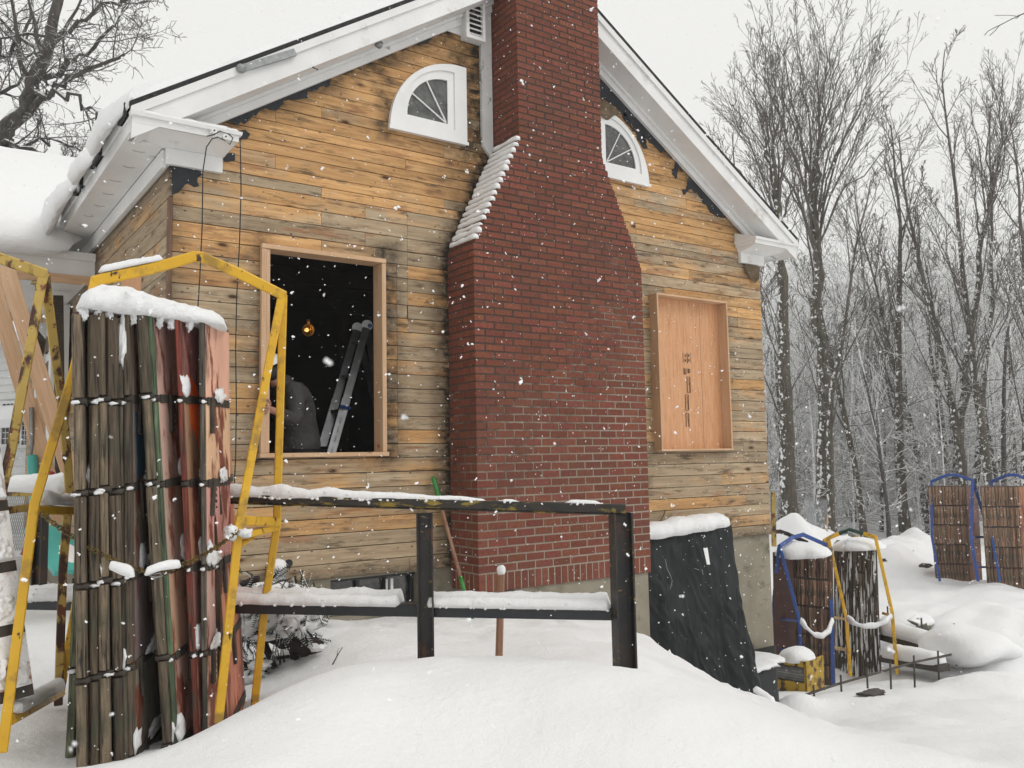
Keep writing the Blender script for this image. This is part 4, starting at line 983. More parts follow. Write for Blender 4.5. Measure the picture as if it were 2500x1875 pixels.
def frame_mat(bot, top, ang):
    """origin at bottom front; z up the panel, y into the stack"""
    z = (top-bot).normalized(); v = bot-CAM; v.z = 0; v.normalize()
    y = Matrix.Rotation(-ang, 3, 'Z') @ v; y = (y-z*y.dot(z)).normalized(); x = y.cross(z).normalized()
    return Matrix(((x.x,y.x,z.x,bot.x),(x.y,y.y,z.y,bot.y),(x.z,y.z,z.z,bot.z),(0,0,0,1)))
def on_line(A, B, u, z):
    lo, hi = -.6, 1.8
    for _ in range(40):
        mid = (lo+hi)/2; p = A.lerp(B, mid); p.z = z
        if pxr(p)[0] < u: lo = mid
        else: hi = mid
    p = A.lerp(B, lo); p.z = z; return p
LA = at(165,650,3.86); LB = at(476,682,4.36)
BR = (.95,.86,.72); GRN = (.55,1.0,.68); RED = (1.0,.25,.2); GRY = (.6,.62,.6)
PIL = [ # u top, u bottom, angle, thickness, edge tint, face tint, label, depth shift
 (186,139,3,.055,(.6,.8,.6),(.10,.12,.10),'green-edged form panel splayed out at the far left foot of the big stack',.30),
 (165,176,9,.062,BR,(.20,.16,.15),'leftmost upright form panel of the big stack under the snow cap',0),
 (202,203,1,.060,(.7,.62,.5),(.12,.1,.09),'second form panel from the left in the big stack',.0),
 (219,228,1,.064,BR,(.12,.1,.09),'third form panel from the left in the big stack',-.01),
 (240,256,1,.068,(.62,.54,.45),(.12,.1,.09),'fourth form panel from the left in the big stack, wide brown edge',0),
 (259,268,1,.045,(.6,.6,.56),(.1,.09,.08),'narrow grey-edged form panel near the middle of the big stack',.02),
 (271,278,15,.045,(.62,.55,.47),(.34,.26,.22),'form panel with a dark brown face and blue paint marks, middle of the big stack',.01),
 (304,360,1.5,.066,(.78,.72,.6),(.1,.08,.07),'leaning grey-brown form panel right of the dark brown face',-.01),
 (320,375,19,.0321,GRN,(.60,.38,.31),'form panel with a green edge and a pinkish streaked face',0),
 (378,421,20,.0321,RED,(.42,.21,.17),'form panel with a dark red edge and an orange paint smear',0),
 (434,439,18,.0321,GRY,(.74,.49,.38),'form panel with a pale pink plywood face at the right end of the big stack',-.01),
 (436,486,9,.040,(.45,.25,.18),(.60,.25,.14),'orange-faced form panel peeping out behind the right end of the big stack',.10)]
dirv = (LB-LA); dirv.z = 0; back = (LA+LB)/2-CAM; back.z = 0; back.normalize()
GF = 'concrete form panels stacked in the near yellow rack'
for i, (ut, ub, an, th, et, ft, lab, sh) in enumerate(PIL):
    zt_ = .62 + (0 if th == .0321 else random.Random(i*3+1).uniform(-.035,.012)); bot = on_line(LA, LB, ub, -1.35) + back*sh; tp = on_line(LA, LB, ut, zt_) + back*sh
    z_ = (tp-bot).normalized(); bot2 = bot - z_*(2.44-(tp-bot).length)
    t = thing('concrete_form', lab, 'concrete form', (0,0,0), 0, GF); t.matrix_world = frame_mat(bot2, tp, R_(an))
    E, F, S, K = panel_mesh(th, et, ft, 40+i)
    E.build('edge_rail', edge, t, bevel=.003); F.build('plywood_face', fface, t); S.pieces('steel_bracket', iron, t)
    if K.v: K.pieces('lodged_snow', snow, t)
    if i in (9,8,6):                                          # spray paint and snow on the faces
        x_ = th*.36+.001
        if i == 9:
            m = MB(); m.prism([(x_,.10,2.16),(x_,.21,2.10),(x_,.27,1.95),(x_,.27,1.80),(x_,.22,1.76),(x_,.16,1.86),(x_,.10,1.9)],(.0008,0,0)); m.build('orange_smear', M_gen('orange_spray',(.65,.09,.01),(.8,.15,.02),8,rough=.6,bump=0), t)
            m = MB(); m.prism([(x_,.38,2.30),(x_,.45,2.28),(x_,.44,1.9),(x_,.40,1.85)],(.0008,0,0)); m.build('grey_smear', galv, t)
            m = MB(); m.blob((x_+.01,.35,1.66),(.02,.18,.07),3,.4,3); m.blob((x_+.01,.45,1.80),(.015,.07,.06),3,.5,5); m.pieces('stuck_snow', snow, t)
        if i == 6:
            m = MB(); m.prism([(x_,.08,1.98),(x_,.30,1.9),(x_,.34,1.70),(x_,.12,1.66)],(.0008,0,0)); m.build('blue_smear', M_gen('blue_spray',(.03,.10,.17),(.05,.15,.24),8,rough=.6,bump=0), t)
            m = MB(); 
            for q in range(4): m.blob((x_+.006,.40,1.66-q*RWH),(.010,.14,.035),3,.6,q)
            m.pieces('stuck_snow', snow, t)
        if i == 8:
            m = MB(); rr2 = random.Random(4)
            for q in range(26): m.blob((x_+.01, rr2.uniform(.45,.6), rr2.uniform(.2,2.2)), (.012,rr2.uniform(.02,.05),rr2.uniform(.03,.08)), 2, .5, q)
            m.pieces('stuck_snow', snow, t)
    if i == 10:
        m = MB(); rr2 = random.Random(9)
        for q in range(1,6): m.blob((th*.40+.012, rr2.uniform(.12,.28), q*RWH+.035), (.010,rr2.uniform(.05,.09),.035), 3, .45, q)
        m.pieces('stuck_snow', snow, t)
# the thick snow cap on the stack
m = MB(); bt = Vector((0,0,0))
def cap_pt(u, z, off): p = on_line(LA, LB, u, z); return p+back*off
cp_ = [cap_pt(158,.63,.27),cap_pt(205,.64,.27),cap_pt(260,.64,.27),cap_pt(330,.635,.27),cap_pt(400,.625,.27),cap_pt(450,.62,.27),cap_pt(497,.605,.27)]
m.ridge(cp_, .66, lambda t: .085+.035*math.exp(-((t-.25)/.22)**2)-.06*max(0,t-.6), 21, step=.025, n=19, rough=.16, fr=6., under=.32, tp=.10, sv=-back)
rr2 = random.Random(3)
for u in (180,212,236,262,265,288,306,345,370,410): p = cap_pt(u, .585-(.10 if 255<u<268 else 0), .02); m.blob(p, (.016,.02,.03+(.08 if 255<u<270 else 0)), 3, .5, u)
add_tag(m.build('snow_drift', snow, None), 'thick smooth cap of snow lying across the tops of the big stack of form panels', 'snow', )

def rack(name, label, group, parts, mat, sz=.045):
    t = thing(name, label, 'rack', (0,0,0), 0, group)
    for pn, pl, s_ in parts:
        P = [at(*q) for q in pl]; m = MB()
        for a, b in zip(P[:-1], P[1:]):
            e = (b-a).normalized()*.5*s_; vw = ((a+b)/2-CAM).normalized(); m.beam(a-e*.3, b+e*.3, s_, s_, up=vw.cross(e.normalized()).cross(e.normalized()))
        m.build(pn, mat if not isinstance(mat, dict) else mat.get(pn, mat['*']), t, bevel=s_*.12)
    return t
GR = 'steel racks holding form panels'
r1 = rack('form_rack', 'bright yellow steel rack around the big near stack of form panels', GR, [
 ('arch', [(203,608,4.25),(232,601,4.28),(330,580,4.36),(420,554,4.45),(436,555,4.48),(520,592,4.58),(612,638,4.69)], .055),
 ('leg', [(205,606,4.25),(160,800,4.15),(75,1088,3.98),(5,1622,3.76)], .043),
 ('leg', [(207,606,4.25),(200,1100,4.6),(130,1500,4.9)], .043),
 ('leg', [(609,636,4.69),(563,880,4.55),(517,1132,4.38),(472,1560,4.12)], .043),
 ('leg', [(612,638,4.69),(598,1138,4.86),(573,1300,4.84),(548,1540,4.76)], .043),
 ('brace', [(517,1124,4.38),(598,1128,4.86)], .05),
 ('brace', [(515,1160,4.37),(597,1140,4.86)], .035),
 ('brace', [(505,1188,4.34),(560,1148,4.7)], .028),
 ('brace', [(76,1102,3.98),(180,1104,4.5)], .04),
 ('base_bar', [(22,1556,3.82),(130,1497,4.75)], .045),
 ('base_bar', [(548,1536,4.76),(520,1556,4.5)], .045)], yellow)
m = MB(); m.ridge([at(212,601,4.26)+Vector((0,0,.03)), at(300,583,4.33)+Vector((0,0,.03)), at(352,573,4.37)+Vector((0,0,.03))], .06, .03, 2, step=.015, rough=.35)
m.ridge([at(84,1093,4.05)+Vector((0,0,.02)), at(165,1097,4.45)+Vector((0,0,.02))], .08, .05, 4); m.ridge([at(24,1548,3.83)+Vector((0,0,.02)), at(128,1490,4.72)+Vector((0,0,.02))], .08, .045, 6)
m.blob(at(500,1150,4.33), (.03,.03,.035), 3, .4, 4); m.blob(at(530,1152,4.35), (.035,.03,.022), 3, .4, 6); m.pieces('rack_snow', snow, r1)
r2 = rack('form_rack', 'badly rusted pale yellow steel rack at the left edge of the picture', GR, [
 ('arch', [(-60,532,4.1),(0,558,4.2),(97,592,4.3)], .055),
 ('leg', [(94,590,4.3),(61,771,4.2),(24,973,4.1),(-2,1085,4.05),(-4,1300,3.95)], .045),
 ('leg', [(97,592,4.3),(116,744,4.45),(131,851,4.55),(144,973,4.65),(150,1060,4.7),(136,1227,4.75),(130,1400,4.8),(126,1520,4.8)], .045),
 ('brace', [(14,1103,4.05),(78,1094,4.3),(148,1090,4.7)], .035)], yellow_r)
m = MB(); ch = []
def chain(pts, n, r=.011):
    m = MB(); P = []
    for i in range(n):
        t = i/(n-1)*(len(pts)-1); k = min(int(t), len(pts)-2); a = pts[k]; b = pts[k+1]; P.append(a.lerp(b, t-k))
    for i in range(n-1):
        a, b = P[i], P[i+1]; d = (b-a); l_ = d.length*.72; d.normalize(); c = (a+b)/2; s_ = d.cross(Vector((0,0,1))).normalized(); u_ = s_.cross(d)
        e = s_ if i % 2 else u_
        lp = [c+d*l_*math.cos(a_)+e*r*math.sin(a_) for a_ in [2*math.pi*k/10 for k in range(11)]]
        m.tube(lp, .0032, 4, cap=False)
    return m
def sag(a, b, s_, n=14): return [a.lerp(b, i/n)-Vector((0,0,s_*(1-(2*i/n-1)**2))) for i in range(n+1)]
ca, cb2, cc = at(88,1108,3.93), at(330,1240,3.72), at(512,1148,4.33)
cpts = sag(ca, cb2, .035) + sag(cb2, cc, .03)[1:]
o = chain(cpts, 74).build('rack_chain', chainm, None); add_tag(o, 'rusty chain with a snap hook slung across the front of the big stack', 'chain')
m = MB(); m.tube([at(316,1240,3.71), at(335,1248,3.70), at(352,1244,3.72), at(346,1238,3.72), at(330,1240,3.72), at(316,1240,3.71)], .0035, 5); m.build('snap_hook', alu, o)
m = MB(); m.ridge([at(237,1218,3.75)-Vector((0,0,.012)), at(290,1239,3.72)-Vector((0,0,.012))], .03, .028, 3, step=.01, rough=.5); m.ridge([at(312,1240,3.70)-Vector((0,0,.004)), at(345,1228,3.72), at(390,1222,3.8)], .035, .03, 5, step=.01, rough=.5); m.pieces('chain_snow', snow, o)

# stack at the left edge, faces plastered with snow
for i, (pl, lab) in enumerate((([(-80,850,4.0),(-16,850,4.1),(74,1500,3.9),(-60,1540,3.7)], 'form panel plastered with snow, nearest of the pair at the left edge'), ([(-90,800,4.3),(-30,810,4.3),(40,1480,4.2),(-80,1500,4.1)], 'form panel behind the snow-plastered one at the left edge'))):
    q = [at(*p_) for p_ in pl]; nrm = (q[1]-q[0]).cross(q[3]-q[0]).normalized()
    t = thing('concrete_form', lab, 'concrete form', (0,0,0), 0, 'form panels in the left rack')
    m = MB(); S2 = MB(); K2 = MB()
    for r_ in range(5):
        a0, a1 = r_/5, (r_+1)/5-.035
        L0, R0, L1, R1 = q[0].lerp(q[3],a0), q[1].lerp(q[2],a0), q[0].lerp(q[3],a1), q[1].lerp(q[2],a1)
        m.cut(); m.prism([L0,R0,R1,L1], nrm*.05)
        L2, R2 = q[0].lerp(q[3],a1+.035), q[1].lerp(q[2],a1+.035)
        S2.cut(); S2.prism([L1,R1,R2,L2], nrm*.045)
        ng = 44; K2.cut(); b5 = len(K2.v); sgn = -1 if nrm.dot(CAM-L0) < 0 else 1
        for y5 in range(ng+1):
            for x5 in range(ng+1):
                p5 = L0.lerp(R0,x5/ng).lerp(L1.lerp(R1,x5/ng), y5/ng); e5 = min(x5,ng-x5,y5*1.5+1,(ng-y5)*3)/6
                h5 = .022+.06*nz(p5.x*9+i*5,p5.y*9,p5.z*9)+.035*abs(nz(p5.x*24,p5.y*24,p5.z*24))+.012*nz(p5.x*60,p5.y*60,p5.z*60)-.012 + .04*(y5/ng-.6)
                if e5 < 1: h5 = h5*e5-.02*(1-e5)
                K2.v.append(tuple(p5+nrm*sgn*h5))
        for y5 in range(ng):
            for x5 in range(ng): q5 = b5+y5*(ng+1)+x5; K2.face([q5,q5+1,q5+ng+2,q5+ng+1], True)
    m.pieces('plywood_face', ffsnow, t); S2.pieces('steel_bracket', iron, t); K2.pieces('stuck_snow', snow, t)

# far stacks in the yard --------------------------------------------------
def far_proto(th, et, ft, seed, snowy=0, rows=6):
    E, F, S, K = panel_mesh(th, et, ft, seed, rows, False); mb = MB()
    for src, mi in ((E,0),(F,1),(S,2)):
        b = len(mb.v); mb.v += src.v
        for f, t_, s_ in zip(src.f, src.t, src.sm): mb.f.append([b+i for i in f]); mb.t.append(t_); mb.m.append(mi); mb.sm.append(s_)
    rs_ = random.Random(seed)
    b = len(mb.v)
    for k in range(rows if not snowy else 13):
        mb.mi = 3
        if not snowy: continue
        if not snowy: mb.blob((0,.0,k*RWH+.0), (th*.35,.02,.012), 1, .4, k)
        else: mb.blob((rs_.uniform(-.5,.5)*th, rs_.uniform(-.006,.003), rs_.uniform(.05,2.40)), (rs_.uniform(.006,.014),.014,rs_.uniform(.02,.22)), 2, .8, k+seed)
    mb.mi = 0; return mb.build('concrete_form', [edge, fface, iron, snow])
pb_ = [far_proto(.066, (1.7,1.25,1.1), (.2,.09,.07), 91), far_proto(.066, (1.1,.7,.6), (.2,.09,.07), 92), far_proto(.066, (1.5,1.2,1.1), (.2,.09,.07), 81)]
pg_ = [far_proto(.07, (.9,.92,.88), (.13,.12,.10), 93, 1), far_proto(.07, (.65,.66,.62), (.17,.15,.13), 94, 1), far_proto(.07, (.8,.75,.68), (.17,.15,.13), 84, 1), far_proto(.07, (.5,.52,.5), (.17,.15,.13), 85, 1), far_proto(.07, (1.,1.,.95), (.17,.15,.13), 86, 1)]
pk_ = [far_proto(.066, (1.6,1.3,1.1), (.42,.18,.08), 95), far_proto(.066, (1.1,.85,.72), (.26,.15,.11), 96), far_proto(.066, (1.5,1.05,.85), (.42,.18,.08), 97)]
used = set()
def far_stack(A, B, zt, zb, us, protos, group, desc, angs):
    n = len(us)
    for i, (ut, ub) in enumerate(us):
        pr_ = protos[i % len(protos)]
        if pr_.name in used: o = pr_.copy(); C.objects.link(o)
        else: o = pr_; used.add(pr_.name)
        bot = on_line(A, B, ub, zb); tp = on_line(A, B, ut, zt); z_ = (tp-bot).normalized(); bot = tp-z_*2.44
        an = angs(i); o.matrix_world = frame_mat(bot, tp, R_(an))
        side = 'leftmost' if i == 0 else ('rightmost' if i == n-1 else '%s form panel from the left' % ['','second','third','fourth','fifth','sixth','seventh','eighth','ninth','tenth','eleventh','twelfth'][i])
        add_tag(o, (side+' form panel ' if i in (0,n-1) else side+' ')+desc, 'concrete form', group)
A_, B_ = at(1676,1185,13.2), at(1795,1190,12.6)
A_.z = B_.z = 0
far_stack(A_, B_, -1.53, -3.45, [(1690,1696)]+[(1716+i*8.4, 1724+i*8.2) for i in range(10)], pb_, 'brown form panels in the blue rack by the house', 'in the brown stack by the house corner', lambda i: 32 if i == 0 else 1)
m = MB(); m.prism([at(1672,1193,12.75),at(1712,1196,12.7),at(1722,1470,12.6),at(1676,1470,12.7)], back*.03); o = m.build('concrete_form', M_gen('dark_brown_face',(.055,.025,.022),(.11,.055,.045),3,rough=.7,bump=.3,spots=[(SNOWC,9,.70,.02)])); add_tag(o, 'form panel showing its dark brown face, left end of the stack by the house', 'concrete form', 'brown form panels in the blue rack by the house')
A2, B2 = at(1797,1180,14.0), at(1890,1180,13.4); A2.z = B2.z = 0
far_stack(A2, B2, -1.56, -3.5, [(1806+i*10.2, 1808+i*11.2) for i in range(9)], pg_, 'grey form panels in the yellow rack', 'in the grey snow-streaked stack inside the yellow rack', lambda i: (6,5,1,7,1,9,1,0,0)[i])
A3, B3 = at(2005,1050,18.5), at(2110,1052,18.2); A3.z = B3.z = 0
far_stack(A3, B3, -.84, -2.86, [(2008+i*7.2, 2026+i*6.6) for i in range(10)]+[(2080,2090)], pk_, 'brown form panels in the farther blue rack', 'in the left of the two far brown stacks', lambda i: 1 if i < 9 else 24)
A4, B4 = at(2119,1050,17.6), at(2225,1052,17.4); A4.z = B4.z = 0
far_stack(A4, B4, -.83, -2.90, [(2122+i*7.3, 2138+i*7) for i in range(9)]+[(2192,2206)], pk_, 'brown form panels in the farthest right blue rack', 'in the far brown stack at the right edge', lambda i: 1 if i < 8 else 24)
m = MB(); m.ridge([at(1672,1196,12.9), at(1740,1196,12.75), at(1797,1197,12.6)], .75, .16, 4, step=.06, rough=.2, fr=3, n=11); add_tag(m.build('snow_drift', snow), 'cap of snow on the brown stack in the blue rack beside the house', 'snow')
m = MB(); m.ridge([at(1797,1184,13.9), at(1850,1180,13.7), at(1897,1187,13.3)], .75, .14, 5, step=.06, rough=.25, fr=3, n=11); add_tag(m.build('snow_drift', snow), 'cap of snow on the grey stack in the yellow rack', 'snow')
rack('form_rack', 'blue steel rack around the brown stack beside the house', GR, [
 ('arch', [(1684,1180,12.6),(1712,1161,12.8),(1735,1155,12.9),(1783,1176,13.1)], .06),
 ('leg', [(1683,1178,12.6),(1703,1300,12.4),(1727,1340,12.3),(1730,1455,12.2)] if False else [(1684,1180,12.6),(1727,1342,12.2),(1730,1440,12.1)], .05),
 ('leg', [(1683,1180,12.6),(1672,1290,12.9),(1668,1440,13.2)], .05),
 ('leg', [(1783,1176,13.1),(1797,1320,12.5),(1799,1476,12.3)], .05),
 ('brace', [(1727,1342,12.2),(1668,1335,13.0)], .04), ('brace', [(1729,1410,12.1),(1668,1400,13.0)], .04)], blue, .05)
rack('form_rack', 'yellow steel rack with a dark green arch around the grey stack', GR, [
 ('arch_end', [(1786,1180,13.6),(1789,1163,13.6),(1812,1153,13.6)], .06), ('arch_end', [(1866,1153,13.4),(1891,1160,13.3)], .06),
 ('arch', [(1812,1153,13.6),(1836,1144,13.5),(1866,1153,13.4)], .055),
 ('leg', [(1790,1165,13.6),(1828,1335,12.9),(1837,1460,12.6)], .05), ('leg', [(1891,1160,13.3),(1927,1322,12.6),(1938,1455,12.4)], .05),
 ('brace', [(1828,1338,12.9),(1797,1333,13.8)], .04), ('brace', [(1927,1330,12.6),(1908,1325,13.5)], .04), ('brace', [(1835,1405,12.7),(1797,1398,13.8)], .05)], {'*': yellow, 'arch': M_gen('dark_green_paint',(.012,.045,.035),(.02,.07,.05),6,rough=.5,bump=.1)}, .05)
rack('form_rack', 'grey and yellow rack arch showing behind the snow-capped stacks', GR, [
 ('arch_end', [(1780,1168,16.5),(1800,1157,16.5)], .07), ('arch', [(1800,1157,16.5),(1821,1147,16.4),(1848,1160,16.2)], .07), ('arch_end', [(1848,1160,16.2),(1868,1167,16.1),(1868,1180,16.1)], .07), ('leg', [(1780,1168,16.5),(1782,1300,16.2),(1785,1420,16.0)], .06), ('leg', [(1868,1172,16.1),(1875,1300,15.9),(1880,1420,15.7)], .06)], {'*': yellow, 'arch': galv}, .05)
rack('form_rack', 'black arched rack bar low behind the blue rack and the house corner', GR, [
 ('arch', [(1660,1150,15.0),(1685,1148,15.0),(1700,1153,15.0),(1743,1172,14.8)], .07), ('leg', [(1743,1172,14.8),(1746,1300,14.6),(1750,1430,14.4)], .05)], steelb, .05)
for (us, w, lab) in (((2010,2101), 18.0, 'blue steel rack around the left of the two far brown stacks'), ((2140,2222), 17.2, 'blue steel rack around the far brown stack at the right picture edge')):
    a, b = us
    rack('form_rack', lab, GR, [('arch', [(a+2,1040,w+.6),(a+36,1026,w+.4),(a+56,1026,w+.3),(b,1037,w)], .06),
      ('leg', [(b,1037,w),(b-4,1160,w-.5),(b+12,1255,w-.8)], .06), ('leg', [(b,1037,w),(b+38,1160,w+.5),(b+47,1255,w+.6)] if a < 2100 else [(b,1037,w),(b+30,1160,w+.5),(b+40,1265,w+.6)], .06),
      ('leg', [(a+2,1040,w+.6),(a+3,1160,w+.3),(a+20,1255,w)], .05), ('brace', [(b-4,1160,w-.5),(b+38,1160,w+.5)], .05), ('brace', [(b+8,1225,w-.7),(b+44,1225,w+.6)], .04)], blue, .05)
def snowchain(pts, lab):
    P = [at(*q) for q in pts]; Q = []
    for a, b in zip(P[:-1], P[1:]): Q += [a.lerp(b, k/6) for k in range(6)]
    Q.append(P[-1]); m = chain(Q, len(Q)*2, .02); o = m.build('rack_chain', chainm); add_tag(o, lab, 'chain')
    m = MB(); m.ridge([q+Vector((0,0,-.015)) for q in Q], .06, .055, 3, step=.04, rough=.45, fr=5); m.pieces('chain_snow', snow, o)
snowchain([(1729,1338,12.0),(1742,1355,11.9),(1760,1372,11.9),(1775,1374,11.9),(1790,1362,12.0),(1799,1335,12.2)], 'snow-covered chain hanging across the brown stack beside the house')
snowchain([(1829,1334,12.7),(1845,1346,12.5),(1868,1353,12.4),(1890,1352,12.4),(1912,1342,12.4),(1927,1328,12.5)], 'snow-covered chain hanging across the grey stack')

# ================================================================ tarp over the cellar hatch
t = thing('black_tarp', 'black plastic sheet draped from the siding down to the snow beside the brick chimney', 'tarp')
m = MB(); nu, nv = 80, 70
tl, tr_, bl_, br_ = Vector((4.56,-.10,-.90)), Vector((5.86,-.34,-.86)), Vector((4.46,-.70,-2.62)), Vector((5.52,-.95,-2.62))
for j in range(nv+1):
    v = j/nv
    for i in range(nu+1):
        u = i/nu; p = tl.lerp(tr_,u).lerp(bl_.lerp(br_,u), v); p.z = p.z
        fold = .11*nz(u*5, v*.9, 2)+.09*(abs(nz(u*11+v*2, v*1.6, 5)))+.045*abs(nz(u*16-v*5,v*7,7))+.04*math.sin(u*9+v*1.5)*v
        sag_ = -.04*math.sin(math.pi*u)*(1-v)**3
        p = p + Vector((.0,-fold*(.35+v),sag_+.015*nz(u*9,v*9,9))); p.y += .10*math.sin(math.pi*v)*(.6)
        m.v.append(tuple(p))
for j in range(nv):
    for i in range(nu): m.face([j*(nu+1)+i, j*(nu+1)+i+1, (j+1)*(nu+1)+i+1, (j+1)*(nu+1)+i], True)
# right flank running back to the wall
b0 = len(m.v); nw = 14
for j in range(nv+1):
    v = j/nv; p0 = Vector(m.v[j*(nu+1)+nu]); p1 = Vector((5.90+.16*v, -.02, -.86-1.85*v))
    for i in range(nw+1): u = i/nw; q = p0.lerp(p1,u); q += Vector((.05*nz(u*5+3,v*2)*math.sin(math.pi*u),-.03*nz(u*6,v*3,4)*math.sin(math.pi*u),0)); m.v.append(tuple(q))
for j in range(nv):
    for i in range(nw): m.face([b0+j*(nw+1)+i, b0+j*(nw+1)+i+1, b0+(j+1)*(nw+1)+i+1, b0+(j+1)*(nw+1)+i], True)
m.build('sheet', plastic, t, fixn=False)
m = MB()
m.ridge([(4.55,-.05,-.905),(4.9,-.10,-.90),(5.1,-.13,-.88),(5.5,-.18,-.85),(5.88,-.24,-.83)], .30, .11, 7, step=.03, rough=.3, fr=5, under=.5); m.build('snow_ledge', snow, t)
m = MB(); q = Vector((5.50,-.47,-1.12)); 
qt = aty(1519,1184,-.545); m.prism([qt, qt+Vector((.062,0,.0)), qt+Vector((.058,-.03,-.17)), qt+Vector((.012,-.03,-.165))],(0,-.003,0)); m.build('white_tag', white_trim, t)
m = MB()
for pts in ([(1437,1207),(1441,1228),(1449,1245),(1452,1255),(1448,1272)],[(1500,1228),(1510,1231)],[(1516,1230),(1519,1241)]):
    m.tube([aty(u,v,-.58-.0022*(v-1200)) for u,v in pts], .003, 4)
m.build('scuff', M_gen('scuff_grey',(.2,.2,.2),(.3,.3,.3),9,bump=0), t)
hb = thing('hatch_cover', 'low black plastic-wrapped hatch with a ledge of snow at the right foot of the house', 'cover')
m = MB(); m.hexa([(5.62,-.72,-3.2),(6.34,-.50,-3.2),(6.93,-.03,-3.2),(6.0,-.03,-3.2),(5.60,-.68,-2.44),(6.32,-.48,-2.42),(6.91,-.03,-2.34),(6.0,-.03,-2.34)]); m.build('box', plastic, hb, bevel=.01)
m = MB(); m.ridge([(5.66,-.38,-2.41),(6.1,-.33,-2.39),(6.52,-.24,-2.375)], .50, .05, 3, step=.04, n=13, rough=.25, under=.1, tp=.2); m.build('snow_ledge', snow, hb)
m = MB(); m.ridge([at(1628,1488,8.2),at(1650,1502,8.1),at(1674,1518,8.0)], .07, .04, 5); m.build('snow_strip', snow, hb)

# ================================================================ small things by the wall
t = thing('garden_tool', 'long wooden tool handle painted green at its ends, leaning on the wall beside the chimney', 'garden tool')
ta, tb_ = aty(936,1031,-.06), aty(1022,1347,-.72)
def lp(x): return ta.lerp(tb_, x)
m = MB(); m.tube([lp(0),lp(.02),lp(.14),lp(.145)], [.018,.024,.021,.016], 10); m.build('grip', hoeg, t)
m = MB(); m.tube([lp(.145),lp(.70)], .0155, 10); m.build('shaft', handle, t)
m = MB(); m.tube([lp(.70),lp(.82)], [.019,.017], 10); m.tube([lp(.9),lp(.985)], [.02,.017], 8); m.build('green_sleeve', hoeg, t)
m = MB(); m.tube([lp(.82),lp(.9)], .016, 8); m.tube([lp(.985),lp(1.01)], .004, 5); m.build('ferrule', galv, t)
t = thing('wooden_stake', 'thin weathered wooden stake topped with a bead of snow, standing in front of the chimney', 'stake')
q0, q1 = at(1083,1238,5.2), at(1074,1440,5.2); m = MB(); m.tube([q0,q1+Vector((0,0,-.2))], [.021,.024], 6, smooth=False); m.build('stick', handle, t)
m = MB(); m.blob(q0+Vector((0,0,.015)), (.028,.028,.035), 2, .15, 1); m.build('snow_bead', snow, t)
m = MB(); m.tube([at(708,1469,5.2),at(716,1440,5.2),at(730,1414,5.2),at(740,1398,5.2)], [.005,.005,.003,.002], 5); m.tube([at(727,1420,5.2),at(731,1400,5.2)], [.003,.001], 4)
add_tag(m.build('bare_stick', bark), 'thin bare forked stick poking out of the snow right of the evergreen shrub', 'stick')
t = thing('utility_box', 'small grey electrical box capped with snow low on the wall', 'utility box')
q = aty(626,1398*.8848,-.10); m = MB(); m.box(.78,.90,-.11,-.003,-1.06,-.92); m.build('box', galv, t, bevel=.006)
m = MB(); m.blob((.84,-.06,-.905), (.075,.06,.055), 3, .1, 2); m.build('snow_cap', snow, t)
m = MB(); m.tube([(.955,-.012,-.90),(.955,.012,-.90)], .032, 14); m.build('pipe_hole', cable, t)
m = MB(); m.ridge([(-.1,-.45,-1.16),(.3,-.5,-1.08),(.75,-.45,-1.10),(1.15,-.3,-1.25)], .55, .12, 9, step=.05, n=15, rough=.1, fr=2); add_tag(m.build('snow_heap', snow), 'low heap of snow against the wall behind the railing, under the utility box', 'snow')
m = MB(); m.tube([aty(1437,1102,-.01),aty(1434,1112,-.05),aty(1427,1125,-.06),aty(1412,1135,-.06)], .005, 5); add_tag(m.build('loose_wire', cable), 'short loose wire sticking out of the siding above the black tarp', 'cable')

# yew shrub ----------------------------------------------------------------
sh = thing('evergreen_shrub', 'dark evergreen shrub with twisted bare stems, weighed down by snow, behind the near rack', 'shrub')
m = MB()
for pl, r0, r1 in (([(500,1300,5.5),(535,1345,5.5),(585,1372,5.5),(640,1392,5.5),(672,1408,5.5),(690,1432,5.5),(688,1470,5.45)], .05, .052), ([(640,1390,5.5),(672,1385,5.45),(694,1392,5.4)], .035,.02), ([(560,1362,5.5),(582,1420,5.5),(610,1470,5.5)], .028, .02), ([(505,1300,5.6),(530,1260,5.6),(560,1250,5.6)], .04,.02), ([(520,1330,5.5),(500,1400,5.5),(510,1480,5.5)], .04,.03), ([(628,1388,5.5),(638,1430,5.5),(650,1475,5.5)], .03,.022), ([(520,1435,5.5),(575,1425,5.5),(625,1418,5.5)], .012,.01), ([(610,1470,5.5),(640,1430,5.5)], .008,.006)):
    P = [at(*q) for q in pl]; Q = []
    for a, b in zip(P[:-1],P[1:]): Q += [a.lerp(b,k/4)+Vector((nz(k,a.x*5)*.012,0,nz(k*.7,b.z*7,2)*.014)) for k in range(4)]
    Q.append(P[-1]); n_ = len(Q); m.tube(Q, [r0+(r1-r0)*k/(n_-1) for k in range(n_)], 8, jag=.3)
rr2 = random.Random(6)
for k in range(14):
    a = at(rr2.uniform(535,665),1478,5.5); m.tube([a, a+Vector((rr2.uniform(-.06,.06),0,rr2.uniform(.1,.28)))], .0035, 4)
m.build('stem', yewb, sh)
m = MB()
cl = [(545,1345,.20),(580,1330,.22),(615,1325,.22),(650,1320,.18),(672,1300,.14),(600,1355,.18),(640,1350,.16),(560,1300,.22),(525,1280,.2),(600,1290,.22),(640,1290,.2),(662,1370,.10),(550,1440,.10),(530,1455,.12),(520,1380,.16),(575,1270,.2)]
